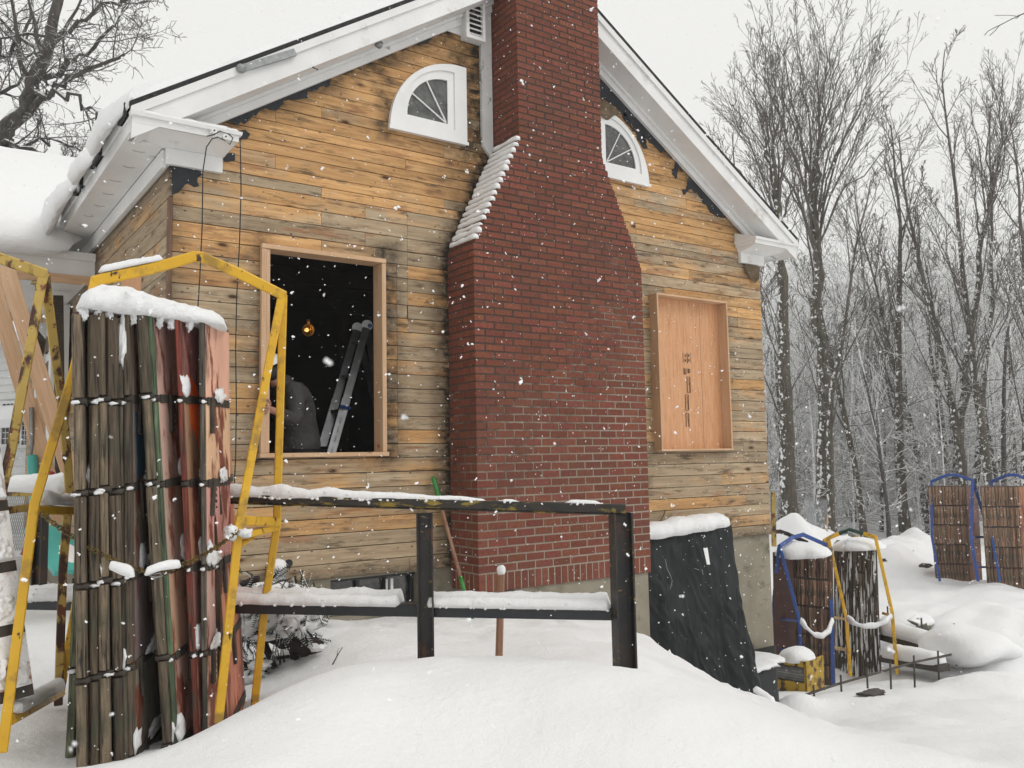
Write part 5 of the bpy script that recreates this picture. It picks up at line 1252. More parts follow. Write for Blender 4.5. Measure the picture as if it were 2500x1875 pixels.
for (u,v,r) in cl:
    c = at(u,v,5.45+rr2.uniform(-.15,.25))
    for k in range(34):
        d = Vector((rr2.gauss(0,1),rr2.gauss(0,1),rr2.gauss(0,.8))).normalized(); s0 = c+d*r*rr2.uniform(0,.6); e0 = d+Vector((rr2.uniform(-.5,.5),rr2.uniform(-.5,.5),rr2.uniform(-.7,.1))); e0.normalize(); l_ = rr2.uniform(.07,.14)
        tip = s0+e0*l_; m.tube([s0,tip], [.003,.0015], 3, cap=False)
        sd_ = e0.cross(Vector((rr2.uniform(-1,1),rr2.uniform(-1,1),rr2.uniform(-1,1)))).normalized()
        for q in range(8):
            b = s0.lerp(tip, (q+.5)/8)
            for sg in (-1,1):
                nd_ = (sd_*sg+e0*.6).normalized(); up_ = e0.cross(nd_)*.0035; m.poly([b-up_, b+up_+e0*.006, b+nd_*rr2.uniform(.020,.030)])
m.build('foliage', yew, sh, fixn=False)
m = MB()
for k, (u,v,w,r) in enumerate(((600,1326,5.45,(.13,.13,.10)),(640,1326,5.4,(.15,.12,.10)),(672,1321,5.4,(.09,.1,.07)),(618,1354,5.35,(.06,.06,.06)),(655,1348,5.35,(.08,.07,.06)),(532,1348,5.4,(.09,.1,.07)),(560,1326,5.5,(.12,.1,.08)),(668,1300,5.35,(.05,.05,.045)),(632,1345,5.3,(.035,.04,.06)),(648,1352,5.3,(.035,.04,.075)),(535,1320,5.35,(.05,.05,.035)),(585,1375,5.4,(.12,.05,.02)),(545,1462,5.35,(.09,.08,.04)),(560,1437,5.35,(.07,.06,.03)),(684,1398,5.4,(.05,.05,.025)),(596,1310,5.3,(.03,.03,.025)))):
    m.blob(at(u,v,w), r, 3, .32, k*2.1)
m.pieces('shrub_snow', snow, sh)

# ================================================================ yard clutter
t = thing('mesh_crate', 'rusty yellow mesh crate topped with snow, between house corner and blue rack', 'crate')
a, b = at(1672,1420,11.3), at(1741,1426,11.0); c = at(1741,1500,10.9); dx_ = b-a; dx_.z = 0; h_ = b.z-c.z
back_ = Vector((-dx_.y,dx_.x,0)).normalized()*.5
mt = M_gen('rusted_crate_paint',(.40,.25,.02),(.50,.33,.04),6,rough=.6,bump=.5,spots=[((.07,.035,.018),9,.53,.04)])
m = MB()
for z_, t_ in ((0,.07),(-.27,.13),(-.56,.14)):
    m.prism([a+Vector((0,0,z_)), a+dx_+Vector((0,0,z_)), a+dx_+Vector((0,0,z_-t_)), a+Vector((0,0,z_-t_))], back_*.06)
m.prism([a+dx_*.93, a+dx_, a+dx_-Vector((0,0,.85)), a+dx_*.93-Vector((0,0,.85))], back_*.05+Vector((0,-.004,0)))
m.prism([a+dx_, a+dx_+back_, a+dx_+back_-Vector((0,0,.85)), a+dx_-Vector((0,0,.85))], -dx_.normalized()*.02)
m.build('crate_frame', mt, t)
m = MB(); fm = back_.normalized()*.02
for zc, hh in ((-.07,.20),(-.40,.16)):
    m.cut()
    for k in range(-6,26):
        for sg in (-1,1):
            x0_, x1_ = k/24, k/24+sg*.12; t0, t1 = max(0,min(.93,x0_)), max(0,min(.93,x1_))
            if t0 == t1: continue
            f0 = (t0-x0_)/(x1_-x0_); f1 = (t1-x0_)/(x1_-x0_); m.tube([a+dx_*t0+fm+Vector((0,0,zc-hh*f0)), a+dx_*t1+fm+Vector((0,0,zc-hh*f1))], .006, 3)
m.pieces('wire_mesh', galv, t)
m = MB(); m.ridge([a+back_*.4+Vector((0,0,.0)), a+dx_+back_*.4], .5, .13, 6, step=.05, rough=.2, fr=3); 
for k in range(9): m.cut(); m.blob(a+dx_*(.1+.09*k)+back_*.25+Vector((0,0,-.22-.32*(k%2))), (.07,.08,.05), 2, .4, k)
m.pieces('crate_snow', snow, t)
t = thing('rebar_mat', 'long rebar with short upright pins standing out of the snow in the yard', 'rebar')
P = [(1740,1501,10.3),(1808,1478,10.7),(1865,1462,11.0),(1921,1446,11.3),(1976,1430,11.6),(2026,1420,11.9),(2075,1409,12.2),(2112,1398,12.4)]
P = [at(*q) for q in P]; m = MB(); m.tube(P, .016, 6); m.build('long_bar', rebar, t)
for (u,va,vb,w) in ((1757,1480,1500,10.4),(1816,1462,1500,10.7),(1872,1446,1478,11.0),(1923,1436,1496,11.2),(1974,1420,1484,11.5),(2026,1410,1466,11.8),(2064,1394,1430,12.1),(2111,1391,1420,12.4)):
    if u == 1757: va, vb = 1484, 1506
    m = MB(); m.tube([at(u,va-4,w),at(u+2,vb,w)-Vector((0,0,.05))], .014, 6); m.build('upright_bar', rebar, t)
for i, (u,va,vb,w,lab) in enumerate(((1917,1310,1365,13.6,'rebar pin standing by the right leg of the yellow rack'),(1990,1335,1385,13.2,'rebar pin standing in front of the snow-buried timbers'),(2061,1347,1400,12.6,'tallest lone rebar pin, near the snowy log'))):
    m = MB(); m.tube([at(u,va,w),at(u+3,vb,w)], .014, 6); add_tag(m.build('rebar_pin', rebar), lab, 'rebar', 'lone rebar pins')
for i, (a_, b_, h_, lab) in enumerate((((1905,1368,13.6),(2024,1402,12.6),.18,'dark timber under snow, the upper of the two behind the rebar'),((1912,1418,12.9),(2040,1440,11.9),.14,'dark timber under snow, the lower of the two behind the rebar'))):
    q0, q1 = at(*a_), at(*b_); t = thing('buried_timber', lab, 'timber', (0,0,0), 0, 'timbers lying in the yard')
    m = MB(); m.beam(q0-Vector((0,0,.02)), q1-Vector((0,0,.02)), .22, h_*.7); m.build('beam', timber if i == 0 else rebar, t, bevel=.008)
    m = MB(); m.ridge([q0+Vector((0,0,h_/2-.02)), q0.lerp(q1,.5)+Vector((0,0,h_/2-.02)), q1+Vector((0,0,h_/2-.02))], .30, .15, i*5, step=.07, rough=.22, fr=2.5); m.build('timber_snow', snow, t)
t = thing('snowy_log', 'dark log end sticking out of a snow mound at the end of the rebar', 'log')
q = at(2100,1400,12.3); m = MB(); m.tube([q, q+Vector((-.22,-.10,.0)), q+Vector((-.26,-.12,0))], [.17,.18,.17], 16); m.build('log', bark, t)
m = MB(); m.blob(q+Vector((.15,.10,-.02)), (.75,.6,.32), 4, .3, 3, .9); m.build('log_snow', snow, t)
t = thing('boulder', 'grey rock showing through the snow in the middle of the yard', 'rock'); q = at(1980,1352,13.8)
m = MB(); m.blob(q, (.20,.16,.12), 3, .45, 4, 1.6); m.build('rock', M_gen('rock',(.06,.055,.04),(.2,.19,.15),5,rough=.9,bump=.6,snow=(.55,.75,.4,3)), t)
m = MB(); m.blob(q+Vector((.12,.25,.02)), (.5,.36,.16), 4, .12, 8, 1.2); m.build('rock_snow', snow, t)
for u,v,w,lab in ((1960,1192,20,'small dark rock peeking from the upper snowbank'),(2000,1222,18.6,'small flat dark stone in the snow below the snowbank'),(1912,1210,19.5,'dark gap of bark in the snow right of the yellow rack arch')):
    m = MB(); m.blob(at(u,v,w), (.16,.12,.045), 2, .4, u); add_tag(m.build('stone', timber), lab, 'rock', 'stones in the snow')
m = MB(); q = at(1883,1496*.0+1690*.8848,10.2); q = at(1885,1492,10.3); m.blob(q-Vector((0,0,.02)), (.20,.10,.02), 3, .4, 2); add_tag(m.build('stone', rebar), 'flat dark object half buried in snow in front of the rebar', 'rock', 'stones in the snow')
t = thing('tree_guard', 'clear plastic cylinder standing round a stake at the edge of the woods', 'tree guard')
gm, N, L, P_ = new_mat('clear_plastic'); P_.inputs['Base Color'].default_value = (.34,.36,.38,1); P_.inputs['Alpha'].default_value = .3; P_.inputs['Roughness'].default_value = .25
q0, q1 = at(1762,1078,22), at(1762,1152,22); m = MB(); m.tube([q1,q0], [.26,.29], 20, cap=False); m.build('cylinder', gm, t)
m = MB(); m.tube([at(1788,1112,21.8),at(1786,1155,21.8)], .022, 5); m.build('stake', fir, t)
m = MB(); q = at(1669,1096,10.6); m.tube([at(1670,1063,10.6), at(1672,1180,10.6)], .035, 4, smooth=False); add_tag(m.build('yellow_post', yellow_r), 'thin rusty yellow post just right of the house corner', 'post')

# ================================================================ inside the open window
t = thing('step_ladder', 'folding aluminium step ladder inside the open window', 'ladder')
def rail(a, b, w=.075, d=.028): m_ = MB(); v = ((a+b)/2-CAM).normalized(); m_.beam(a, b, d, w, up=(b-a).cross(v)); return m_
F = [(aty(793,703,1.0), aty(707,1010,.62)), (aty(772,708,1.35), aty(683,1010,.98))]
for a, b in F:
    rail(a, a.lerp(b,.56)).build('rail', alu, t, bevel=.004); rail(a.lerp(b,.54), b+(b-a)*.45, .085, .032).build('rail', alu, t, bevel=.004)
Bk = [(F[0][0], aty(822,900,1.75)), (F[1][0], aty(818,900,2.1))]
for a, b in Bk: rail(a, b+(b-a)*1.2, .06).build('rear_rail', alu, t, bevel=.004)
for k in (.12,.37,.62,.87,1.12):
    a = F[0][0].lerp(F[0][1],k); b = F[1][0].lerp(F[1][1],k); m = MB(); m.beam(a, b, .05, .028); m.build('rung', iron if k in (.62,.87) else alu, t)
m = MB()
for a in (F[0][0], F[1][0]): v = (a-CAM).normalized(); m.cut(); m.tube([a-v*.03, a+v*.03], .055, 16)
m.pieces('hinge', alu, t)
m = MB(); a = F[0][0]; v = (a-CAM).normalized(); m.tube([a-v*.045+Vector((.03,0,0)), a-v*.03+Vector((.03,0,0))], .022, 12); m.build('hinge_cap', blue, t)
m = MB(); a = F[0][0].lerp(F[0][1],.60); m.beam(a+Vector((-.05,-.03,.01)), a+Vector((.05,-.03,-.01)), .02, .03); m.build('lock', blue, t)
m = MB(); a, b = F[0]; e = (b-a).normalized(); v = ((a+b)/2-CAM).normalized(); s_ = e.cross(v).normalized()
for k in (.68,.74,.80,.88,.93): c = a.lerp(b,k)-v*.0455; m.beam(c-e*.03, c+e*.03, .004, .03, up=v); 
m.build('rail_label', galv, t)
lt = thing('work_lamp', 'lit caged work lamp glowing inside the dark room', 'lamp', tuple(aty(666,713,3.0)))
em, N, L, P_ = new_mat('warm_bulb'); P_.inputs['Emission Color'].default_value = (1,.62,.18,1); P_.inputs['Emission Strength'].default_value = 1.6; P_.inputs['Base Color'].default_value = (1,.7,.3,1)
m = MB(); m.blob((-.02,0,.0), (.028,.028,.025), 2, .0); m.build('bulb', em, lt)
wire = M_gen('cage_wire',(.35,.2,.05),(.5,.3,.08),5,rough=.4,bump=0)
m = MB()
for k in range(8): a = math.pi*k/8; m.tube([(.07*math.cos(b)*math.cos(a)-.0,.07*math.cos(b)*math.sin(a),.075*math.sin(b)) for b in [2*math.pi*j/14 for j in range(15)]], .003, 3, cap=False)
m.tube([(.07*math.cos(b),.07*math.sin(b),0) for b in [2*math.pi*j/16 for j in range(17)]], .003, 3, cap=False); m.tube([(0,0,.07),(0,0,.13)], .02, 8); m.build('cage', wire, lt)
pl_ = bpy.data.lights.new('bulb_light', 'POINT'); pl_.energy = .35; pl_.color = (1,.62,.25); pl_.shadow_soft_size = .04; po = bpy.data.objects.new('bulb_light', pl_); C.objects.link(po); po.parent = lt; po.location = (0,-.09,.02)
cord('lamp_cable', [aty(580,572,2.6),aty(615,597,2.8),aty(660,617,3.0),aty(705,640,3.2),aty(760,655,3.4)], .006, 'thin cable strung under the ceiling inside the dark room')
m = MB(); q = aty(668,960,.9); m.blob(aty(672,968,.75), (.07,.04,.03), 2, .3); add_tag(m.build('red_cloth', M_gen('red_cloth',(.25,.01,.03),(.35,.02,.05),9,bump=0)), 'small red cloth beside the ladder foot inside the window', 'cloth')

def wrinkle(o, amp, fr):
    for v in o.data.vertices:
        n_ = v.normal; k = nz(v.co.x*fr*.8+3, v.co.y*fr*.8, v.co.z*fr*1.7); v.co += n_*amp*(1-2.2*abs(k))
    return o
def skin_body(name, chains, parent, mat, sub=2, root=0):
    """chains: list of [(x,y,z,r)...]; first vertex of each later chain may repeat an existing point"""
    V = []; E = []; RAD = []
    def vid(p):
        for i, q in enumerate(V):
            if (Vector(q)-Vector(p[:3])).length < 1e-4: return i
        V.append(p[:3]); RAD.append(p[3]); return len(V)-1
    for ch_ in chains:
        ids = [vid(p) for p in ch_]
        E += list(zip(ids[:-1], ids[1:]))
    me_ = bpy.data.meshes.new(name); me_.from_pydata(V, E, []); o = bpy.data.objects.new(name, me_); C.objects.link(o)
    sk = o.modifiers.new('skin', 'SKIN'); sk.use_smooth_shade = True; sv_ = me_.skin_vertices[0].data if me_.skin_vertices else None
    if sv_ is None:
        bm = bmesh.new(); bm.from_mesh(me_); bm.verts.layers.skin.verify(); bm.to_mesh(me_); bm.free(); sv_ = me_.skin_vertices[0].data
    for i, r in enumerate(RAD): sv_[i].radius = (r, r) if not hasattr(r, '__len__') else r; sv_[i].use_root = (i == root)
    ss = o.modifiers.new('sub', 'SUBSURF'); ss.levels = sub; ss.render_levels = sub
    dg = bpy.context.evaluated_depsgraph_get(); me2 = bpy.data.meshes.new_from_object(o.evaluated_get(dg)); bpy.data.objects.remove(o)
    me2.materials.clear(); me2.materials.append(mat)
    for p in me2.polygons: p.use_smooth = True
    o = bpy.data.objects.new(name, me2); C.objects.link(o)
    if parent: o.parent = parent
    return o
skinm = M_gen('skin', (.33,.16,.11), (.40,.21,.15), 20, rough=.55, bump=.05)
jacket = M_gen('grey_jacket', (.022,.020,.020), (.040,.037,.037), 7, rough=.75, bump=.9, bscale=9, bdist=.03)
trous = M_gen('dark_trousers', (.02,.018,.018), (.04,.035,.03), 8, rough=.8, bump=.3)
hatm = M_gen('white_hat', (.70,.70,.68), (.78,.78,.76), 5, rough=.35, bump=0)
FZ = -.93
pel, wst, cst, nck = (1.20,.42,.02), (1.19,.42,.22), (1.12,.40,.44), (1.03,.38,.56)
hd = (.90,.35,.66)
shL, shR = (1.07,.20,.50), (1.10,.60,.50)
elb, wri = (1.04,.06,.24), (.84,.03,.33)
hand = (.775,.0,.335)
elR, wrR = (1.02,.72,.24), (.86,.55,.20)
fingers = []
for k in range(4):
    z_ = .375-.022*k; l_ = (.9,1.,.97,.8)[k]
    fingers.append([(hand[0],hand[1],.335,.030),(.752,-.045,z_,.0105),(.722*1+.0,-.062,z_-.002,.0098),(.722-.026*l_,-.060,z_-.006,.0090),(.722-.040*l_,-.052,z_-.010,.0075)])
thumb = [(hand[0],hand[1],.335,.030),(.79,-.02,.385,.0125),(.772,-.045,.405,.0110),(.752,-.052,.415,.0090)]
body = skin_body('person', [
 [pel+((.13,.16),), wst+((.12,.15),), cst+((.12,.16),), nck+(.062,), (.96,.365,.60,.055), hd+((.085,.095),), (.885,.348,.735,.070)],
 [hd+(.09,), (.835,.335,.645,.028)],
 [cst+(.12,), shL+(.065,), elb+(.048,), wri+(.030,), hand+(.030,)],
 [cst+(.12,), shR+(.065,), elR+(.048,), wrR+(.03,), (.80,.50,.20,.03)],
 [pel+(.13,), (1.20,.32,-.08,.088), (1.17,.30,-.48,.062), (1.22,.31,FZ+.07,.042), (1.06,.29,FZ+.04,.035)],
 [pel+(.13,), (1.22,.52,-.08,.088), (1.24,.56,-.48,.062), (1.30,.56,FZ+.07,.042), (1.14,.55,FZ+.04,.035)],
 ] + fingers + [thumb], None, skinm)
add_tag(body, 'person in white hard hat and grey jacket, one hand on the open window frame', 'person')
wrinkle(skin_body('jacket', [
 [(1.21,.42,-.06,.190), pel+((.180,.205),), wst+((.155,.190),), cst+((.160,.195),), (1.08,.39,.53,.12), (1.02,.378,.60,.092), (1.0,.376,.625,.08)],
 [cst+(.15,), shL+(.098,), (1.06,.12,.36,.076), elb+(.070,), (.93,.04,.29,.056), (.865,.033,.32,.050)],
 [cst+(.15,), shR+(.098,), elR+(.07,), wrR+(.05,)]], body, jacket, sub=3), .010, 11)
skin_body('trousers', [[pel+(.15,), (1.20,.32,-.08,.108), (1.17,.30,-.48,.082), (1.21,.31,FZ+.1,.065)], [pel+(.15,), (1.22,.52,-.08,.108), (1.24,.56,-.48,.082), (1.29,.56,FZ+.1,.065)]], body, trous)
m = MB(); hc = Vector((.885,.348,.70)); tl_ = Matrix.Rotation(R_(-26), 3, 'Y')
rings = []
for k in range(9):
    a = math.pi/2*k/8; rings.append([hc + tl_ @ Vector((.158*math.cos(a)*math.cos(b), .13*math.cos(a)*math.sin(b), .02+.125*math.sin(a))) for b in [2*math.pi*j/20 for j in range(20)]])
brim = [hc + tl_ @ Vector(((.150+(.06 if math.cos(b) < -.2 else 0))*math.cos(b), .128*math.sin(b), .012)) for b in [2*math.pi*j/20 for j in range(20)]]
m.loft([brim]+rings); m.build('hard_hat', hatm, body)
m = MB(); m.blob(tuple(hc+Vector((.02,0,-.03))), (.105,.10,.075), 3, .05); m.build('beanie', trous, body)
for s_ in (-1,1):
    m = MB(); m.blob((.822,.335+.032*s_,.668), (.010,.012,.010), 2, 0); m.build('eye', hatm, body)
m = MB(); m.blob((.83,.335,.60), (.02,.03,.008), 2, .1); m.build('mouth', redp, body)

# ================================================================ trees
def rotv(d, ang, rr):
    a = Vector((rr.gauss(0,1), rr.gauss(0,1), rr.gauss(0,1))).cross(d)
    if a.length < 1e-4: a = Vector((1,0,0))
    return (Matrix.Rotation(ang, 3, a.normalized()) @ d).normalized()
def grow(mb, p, d, L, r, lvl, P, rr):
    n = P['seg'][lvl]; pts = [p.copy()]; rad = [r]; dd = d.copy()
    for i in range(n):
        w_ = P['wan'][lvl]; dd = (dd + Vector((rr.gauss(0,w_), rr.gauss(0,w_), rr.gauss(0,w_)+P['up'][lvl]))).normalized()
        p = p + dd*(L/n); pts.append(p.copy()); t = (i+1)/n; rad.append(max(P['rmin'], r*(1-t*(1-P['tap'][lvl]))))
    mb.tube(pts, rad, P['side'][lvl], cap=False)
    if lvl+1 < len(P['seg']):
        nc = P['nc'][lvl]; st_ = P['start'][lvl]
        for k in range(nc):
            t = st_+(1-st_)*(k+rr.random())/nc; f = t*n; i = min(int(f), n-1); q = pts[i].lerp(pts[i+1], f-i)
            ax = (pts[i+1]-pts[i]).normalized(); a = R_(rr.uniform(*P['ang'][lvl])); nd_ = rotv(ax, a, rr)
            grow(mb, q, nd_, L*rr.uniform(*P['len'][lvl])*(1-.55*(t-st_)/(1-st_+.01) if lvl > 0 or not P.get('flat') else 1), max(P['rmin'], rad[i]*rr.uniform(*P['rr'][lvl])), lvl+1, P, rr)
MAP = dict(seg=[6,6,5,4,3], wan=[.04,.05,.07,.09,.12], up=[.0,.07,.07,.06,.05], tap=[.35,.3,.3,.3,.3], side=[8,5,4,3,3], nc=[13,7,6,5], start=[.32,.15,.2,.2],
  ang=[(14,38),(14,34),(16,40),(20,48)], len=[(.46,.62),(.38,.62),(.38,.62),(.38,.6)], rr=[(.28,.42),(.4,.6),(.4,.6),(.5,.7)], rmin=.008, flat=True)
def tree_mesh(seed, P, h, r, lean=(0,0), nm='tree'):
    rr = random.Random(seed); crown = MB(); trunk = MB()
    Pp = dict(P); n = P['seg'][0]; p = Vector((0,0,-.4)); d = Vector((lean[0],lean[1],1)).normalized(); pts = [p.copy()]; rad = [r*1.25]; L_ = h*P.get('tr',.62)
    for i in range(n):
        w_ = P['wan'][0]; d = (d+Vector((rr.gauss(0,w_),rr.gauss(0,w_),.04))).normalized(); p = p+d*(L_/n); pts.append(p.copy()); rad.append(r*(1-(i+1)/n*.62))
    trunk.tube(pts, rad, 10, jag=.12)
    nc = P['nc'][0]; st_ = P['start'][0]
    for k in range(nc):
        t = st_+(1-st_)*(k+rr.random()*.8)/nc; f = t*n; i = min(int(f), n-1); q = pts[i].lerp(pts[i+1], f-i); ax = (pts[i+1]-pts[i]).normalized()
        a = R_(rr.uniform(*P['ang'][0])); grow(crown, q, rotv(ax,a,rr), h*rr.uniform(*P['len'][0])*(1.05-.45*t), rad[i]*rr.uniform(*P['rr'][0]), 1, P, rr)
    grow(crown, pts[-1], d, h*.42, rad[-1], 1, dict(P, nc=[P['nc'][0],P['nc'][1]+4]+P['nc'][2:]), rr)
    if P.get('low'):
        for k in range(P['low']):
            t = rr.uniform(.06,.6); f = t*n; i = min(int(f), n-1); q = pts[i].lerp(pts[i+1], f-i)
            grow(crown, q, rotv(Vector((0,0,1)), R_(rr.uniform(55,95)), rr), rr.uniform(1.,2.6), .02, 3, P, rr)
    return trunk, crown
def plant_tree(name, seed, P, h, r, loc, lean, label, mats=(None,None), group='bare trees at the edge of the woods'):
    T, Cr = tree_mesh(seed, P, h, r, lean); t = thing(name, label, 'tree', loc, 0, group)
    T.build('trunk', mats[0] or bark, t, fixn=False); Cr.build('crown', mats[1] or twig, t, fixn=False); return t
SLM = dict(MAP, nc=[8,5,5,4], start=[.42,.15,.2,.2], ang=[(14,34),(18,40),(20,50),(25,60)], len=[(.26,.40),(.35,.6),(.35,.6),(.35,.6)], rr=[(.22,.36),(.4,.6),(.4,.6),(.5,.7)], low=10, tr=.74, rmin=.008)
def gpos(u, v, w): p = at(u, v, w); return (p.x, p.y, H(p.x, p.y))
big = [ # u, w, height, radius, lean, type, seed, label
 (1776,25,15.0,.22,(-.02,.02),dict(MAP,nc=[15,8,7,5],start=[.30,.15,.2,.2],ang=[(18,42),(14,36),(16,40),(20,48)],len=[(.50,.68),(.38,.62),(.38,.62),(.38,.6)]),11,'tallest bare tree with a wide fan-shaped crown, rising behind the plastic tree guard'),
 (1700,23,13.2,.20,(.0,.03),dict(MAP,nc=[7,6,5,4]),12,'thick mossy-trunked bare tree right beside the house corner'),
 (1722,26,12.5,.14,(.03,.02),dict(SLM,nc=[7,4,4,4]),13,'slim bare tree just right of the mossy trunk at the house corner'),
 (1655,27,12.8,.14,(-.03,.02),dict(SLM,nc=[7,4,4,4]),14,'slim bare tree half hidden by the right end of the roof'),
 (1795,24,10.2,.13,(.02,.0),dict(SLM,nc=[7,4,4,4]),15,'slim dark tree touching the tallest tree on its right'),
 (1868,27,9.6,.12,(.02,.02),SLM,16,'thin straight bare tree between the tallest tree and the middle of the woods'),
 (1958,28,10.8,.19,(-.03,.0),SLM,17,'dark trunk with a fork near its top, left of the far brown stacks'),
 (2012,29,10.0,.12,(-.10,.02),SLM,18,'thin bare tree leaning left, close to the left far brown stack'),
 (2082,27,14.0,.17,(.03,.02),SLM,19,'tall bare tree rising directly behind the left far brown stack'),
 (2100,29,15.2,.15,(.10,.02),SLM,20,'bare tree leaning right between the two far brown stacks'),
 (2150,26,12.2,.15,(.0,.02),SLM,21,'bare tree rising behind the right far brown stack'),
 (2140,31,16.0,.14,(.05,.02),SLM,22,'slender bare tree whose top stands highest at the right of the picture'),
 (2206,25,13.0,.15,(.0,.0),SLM,23,'bare tree at the right picture edge'),
 (1905,31,9.4,.11,(.03,.0),SLM,24,'slender bare tree in the gap in the middle of the woods')]
VT = {1776:-60,1700:100,1722:330,1655:330,1795:450,1868:390,1958:335,2012:410,2082:345,2100:270,2150:150,2140:215,2206:300,1905:440}
def hfor(vt, w): return ((925-vt)*1.13*w/2116+2.8)/.97
FAN = (1700,1776,2140)
for u,w,h,r,ln,P,sd_,lab in big:
    h = hfor(VT[u], w)
    if u in FAN: continue
    plant_tree('bare_tree', sd_, P, h, r, gpos(u,1140,w), ln, lab)
FP = dict(MAP, nc=[0,0,4,3], len=[0,0,(.38,.6),(.38,.6)], ang=[0,0,(18,38),(20,45)], start=[0,0,.15,.2], rr=[0,0,(.45,.6),(.55,.7)], up=[0,0,.07,.06,.04], wan=[0,0,.05,.08,.10], rmin=.006)
def fan_tree(label, trunk_px, w, r, ctr, rx, ry, n, seed, v_lo, v_hi, L_):
    """vase-shaped tree: leaders fan out of one trunk to an oval crown"""
    rr = random.Random(seed); t = thing('bare_tree', label, 'tree', (0,0,0), 0, 'bare trees at the edge of the woods'); T = MB(); Cr = MB()
    P = [at(u, v, w) for u, v in trunk_px]; P[0].z -= .5; Q = []
    for a_, b_ in zip(P[:-1],P[1:]): Q += [a_.lerp(b_,k/4)+Vector((rr.gauss(0,.02),rr.gauss(0,.05),0)) for k in range(4)]
    Q.append(P[-1]); m_ = len(Q); T.tube(Q, [r*(1.15-.85*k/(m_-1)) for k in range(m_)], 10, jag=.12)
    vs = [pxr(q)[1] for q in Q]
    for k in range(n):
        an = R_(-88+176*(k+.5)/n+rr.uniform(-5,5)); kk = rr.uniform(.78,1.04); tip = at(ctr[0]+rx*math.sin(an)*kk, ctr[1]-ry*math.cos(an)*kk + (60 if abs(an) > 1.2 else 0), w+rr.uniform(-2.6,2.6))
        v0 = v_lo+(v_hi-v_lo)*(abs(an)/1.54)*rr.uniform(.7,1.1); i = min(range(m_), key=lambda j: abs(vs[j]-v0)); p0 = Q[i]; d0 = (Q[min(i+1,m_-1)]-Q[max(0,i-1)]).normalized()
        cpt = p0 + d0*(tip-p0).length*.33 + (tip-p0)*.16; B = []
        for j in range(10): s_ = j/9; B.append(p0*(1-s_)**2+cpt*2*s_*(1-s_)+tip*s_*s_+Vector((rr.gauss(0,.05),rr.gauss(0,.05),rr.gauss(0,.05)))*(s_>0))
        r0 = max(.035, r*(1.15-.85*i/(m_-1))*rr.uniform(.30,.50)); R5 = [max(.008, r0*(1-.88*j/9)) for j in range(10)]; Cr.tube(B, R5, 6, cap=False)
        for j in range(10):
            f = rr.uniform(1.2,8.95); q = int(f); ax = (B[q+1]-B[q]).normalized() if q < 9 else d0
            grow(Cr, B[q].lerp(B[min(9,q+1)], f-q), rotv(ax, R_(rr.uniform(14,38)), rr), L_*rr.uniform(.5,1.15)*(1.1-.06*f), R5[q]*rr.uniform(.3,.48), 2, FP, rr)
    T.build('trunk', bark, t, fixn=False); Cr.build('crown', twig, t, fixn=False)
fan_tree(big[0][7], [(1780,1140),(1782,1000),(1778,800),(1768,600),(1756,430),(1762,330)], 25, .21, (1772,250), 205, 262, 17, 61, 400, 640, 2.7)
fan_tree(big[1][7], [(1712,1130),(1703,1000),(1696,800),(1690,600),(1680,450),(1668,330)], 23, .20, (1650,290), 105, 195, 9, 62, 380, 600, 2.0)
fan_tree(big[11][7], [(2060,1130),(2075,900),(2100,700),(2125,500),(2145,400)], 28, .15, (2150,270), 88, 150, 8, 63, 400, 560, 1.8)
protos = []
for k in range(5):
    T, Cr = tree_mesh(100+k, dict(SLM, nc=[8,4,4,3], low=16), 10+k*.8, .09+.012*k); t = thing('slender_tree', 'x', 'tree', (0,0,0), 0, 'slender trees in the woods'); T.build('trunk', oakb if k != 2 else bark, t, fixn=False); Cr.build('crown', twig_s, t, fixn=False); protos.append(t)
rt = random.Random(77); cnt = 0; usedp = set(); spots = []
for k in range(50):
    u = 1650+(k*37 % 590)+rt.uniform(-8,8); w = 26.5+ (k*7 % 23)+rt.uniform(0,3); spots.append((u,w))
spots.sort(key=lambda s: (s[0]*7)%13)
# many slender trunks; nothing but their order tells them apart, so they share one true label
for k, (u,w) in enumerate(spots):
    pr_ = protos[k % 5]; o = pr_ if k < 5 else copy_tree(pr_); o['label'] = 'slender grey bare tree standing among many others in the snowy woods'
    o.location = gpos(u, 1120, w); o.rotation_euler = (rt.uniform(-.06,.06), rt.uniform(-.06,.06), rt.uniform(0,6.28)); s_ = hfor(rt.uniform(400,680) if u > 1800 else rt.uniform(430,680), w)/(10+.8*(k%5)); o.scale = (s_,s_,s_)
wd_ = MB(); rr3 = random.Random(31)
SAP = dict(seg=[4,4,3,2], wan=[.05,.07,.10,.14], up=[0,.02,.02,0], tap=[.3,.3,.4,.5], side=[4,3,3,3], nc=[16,5,3], start=[.08,.2,.2], ang=[(55,95),(25,60),(30,70)], len=[(.25,.5),(.3,.55),(.4,.6)], rr=[(.3,.5),(.5,.7),(.6,.8)], rmin=.013, flat=True)
for k in range(215):
    u = rr3.uniform(1640,2290); w = 27+33*rr3.random()**.8; h = rr3.uniform(3.0,8.0)+(w-25)*.12; p = at(u,1120,w); q = Vector((p.x,p.y,H(p.x,p.y)-.2))
    S_ = dict(SAP, rmin=.0055+.00018*w)
    grow(wd_, q, Vector((rr3.gauss(0,.07),rr3.gauss(0,.07),1)).normalized(), h, .02+.03*rr3.random(), 0, S_, rr3)
o = wd_.build('undergrowth', twig_s, None, fixn=False); add_tag(o, 'dense thicket of snow-laden saplings filling the woods between the tree trunks', 'undergrowth', kind='stuff')
fw = MB()
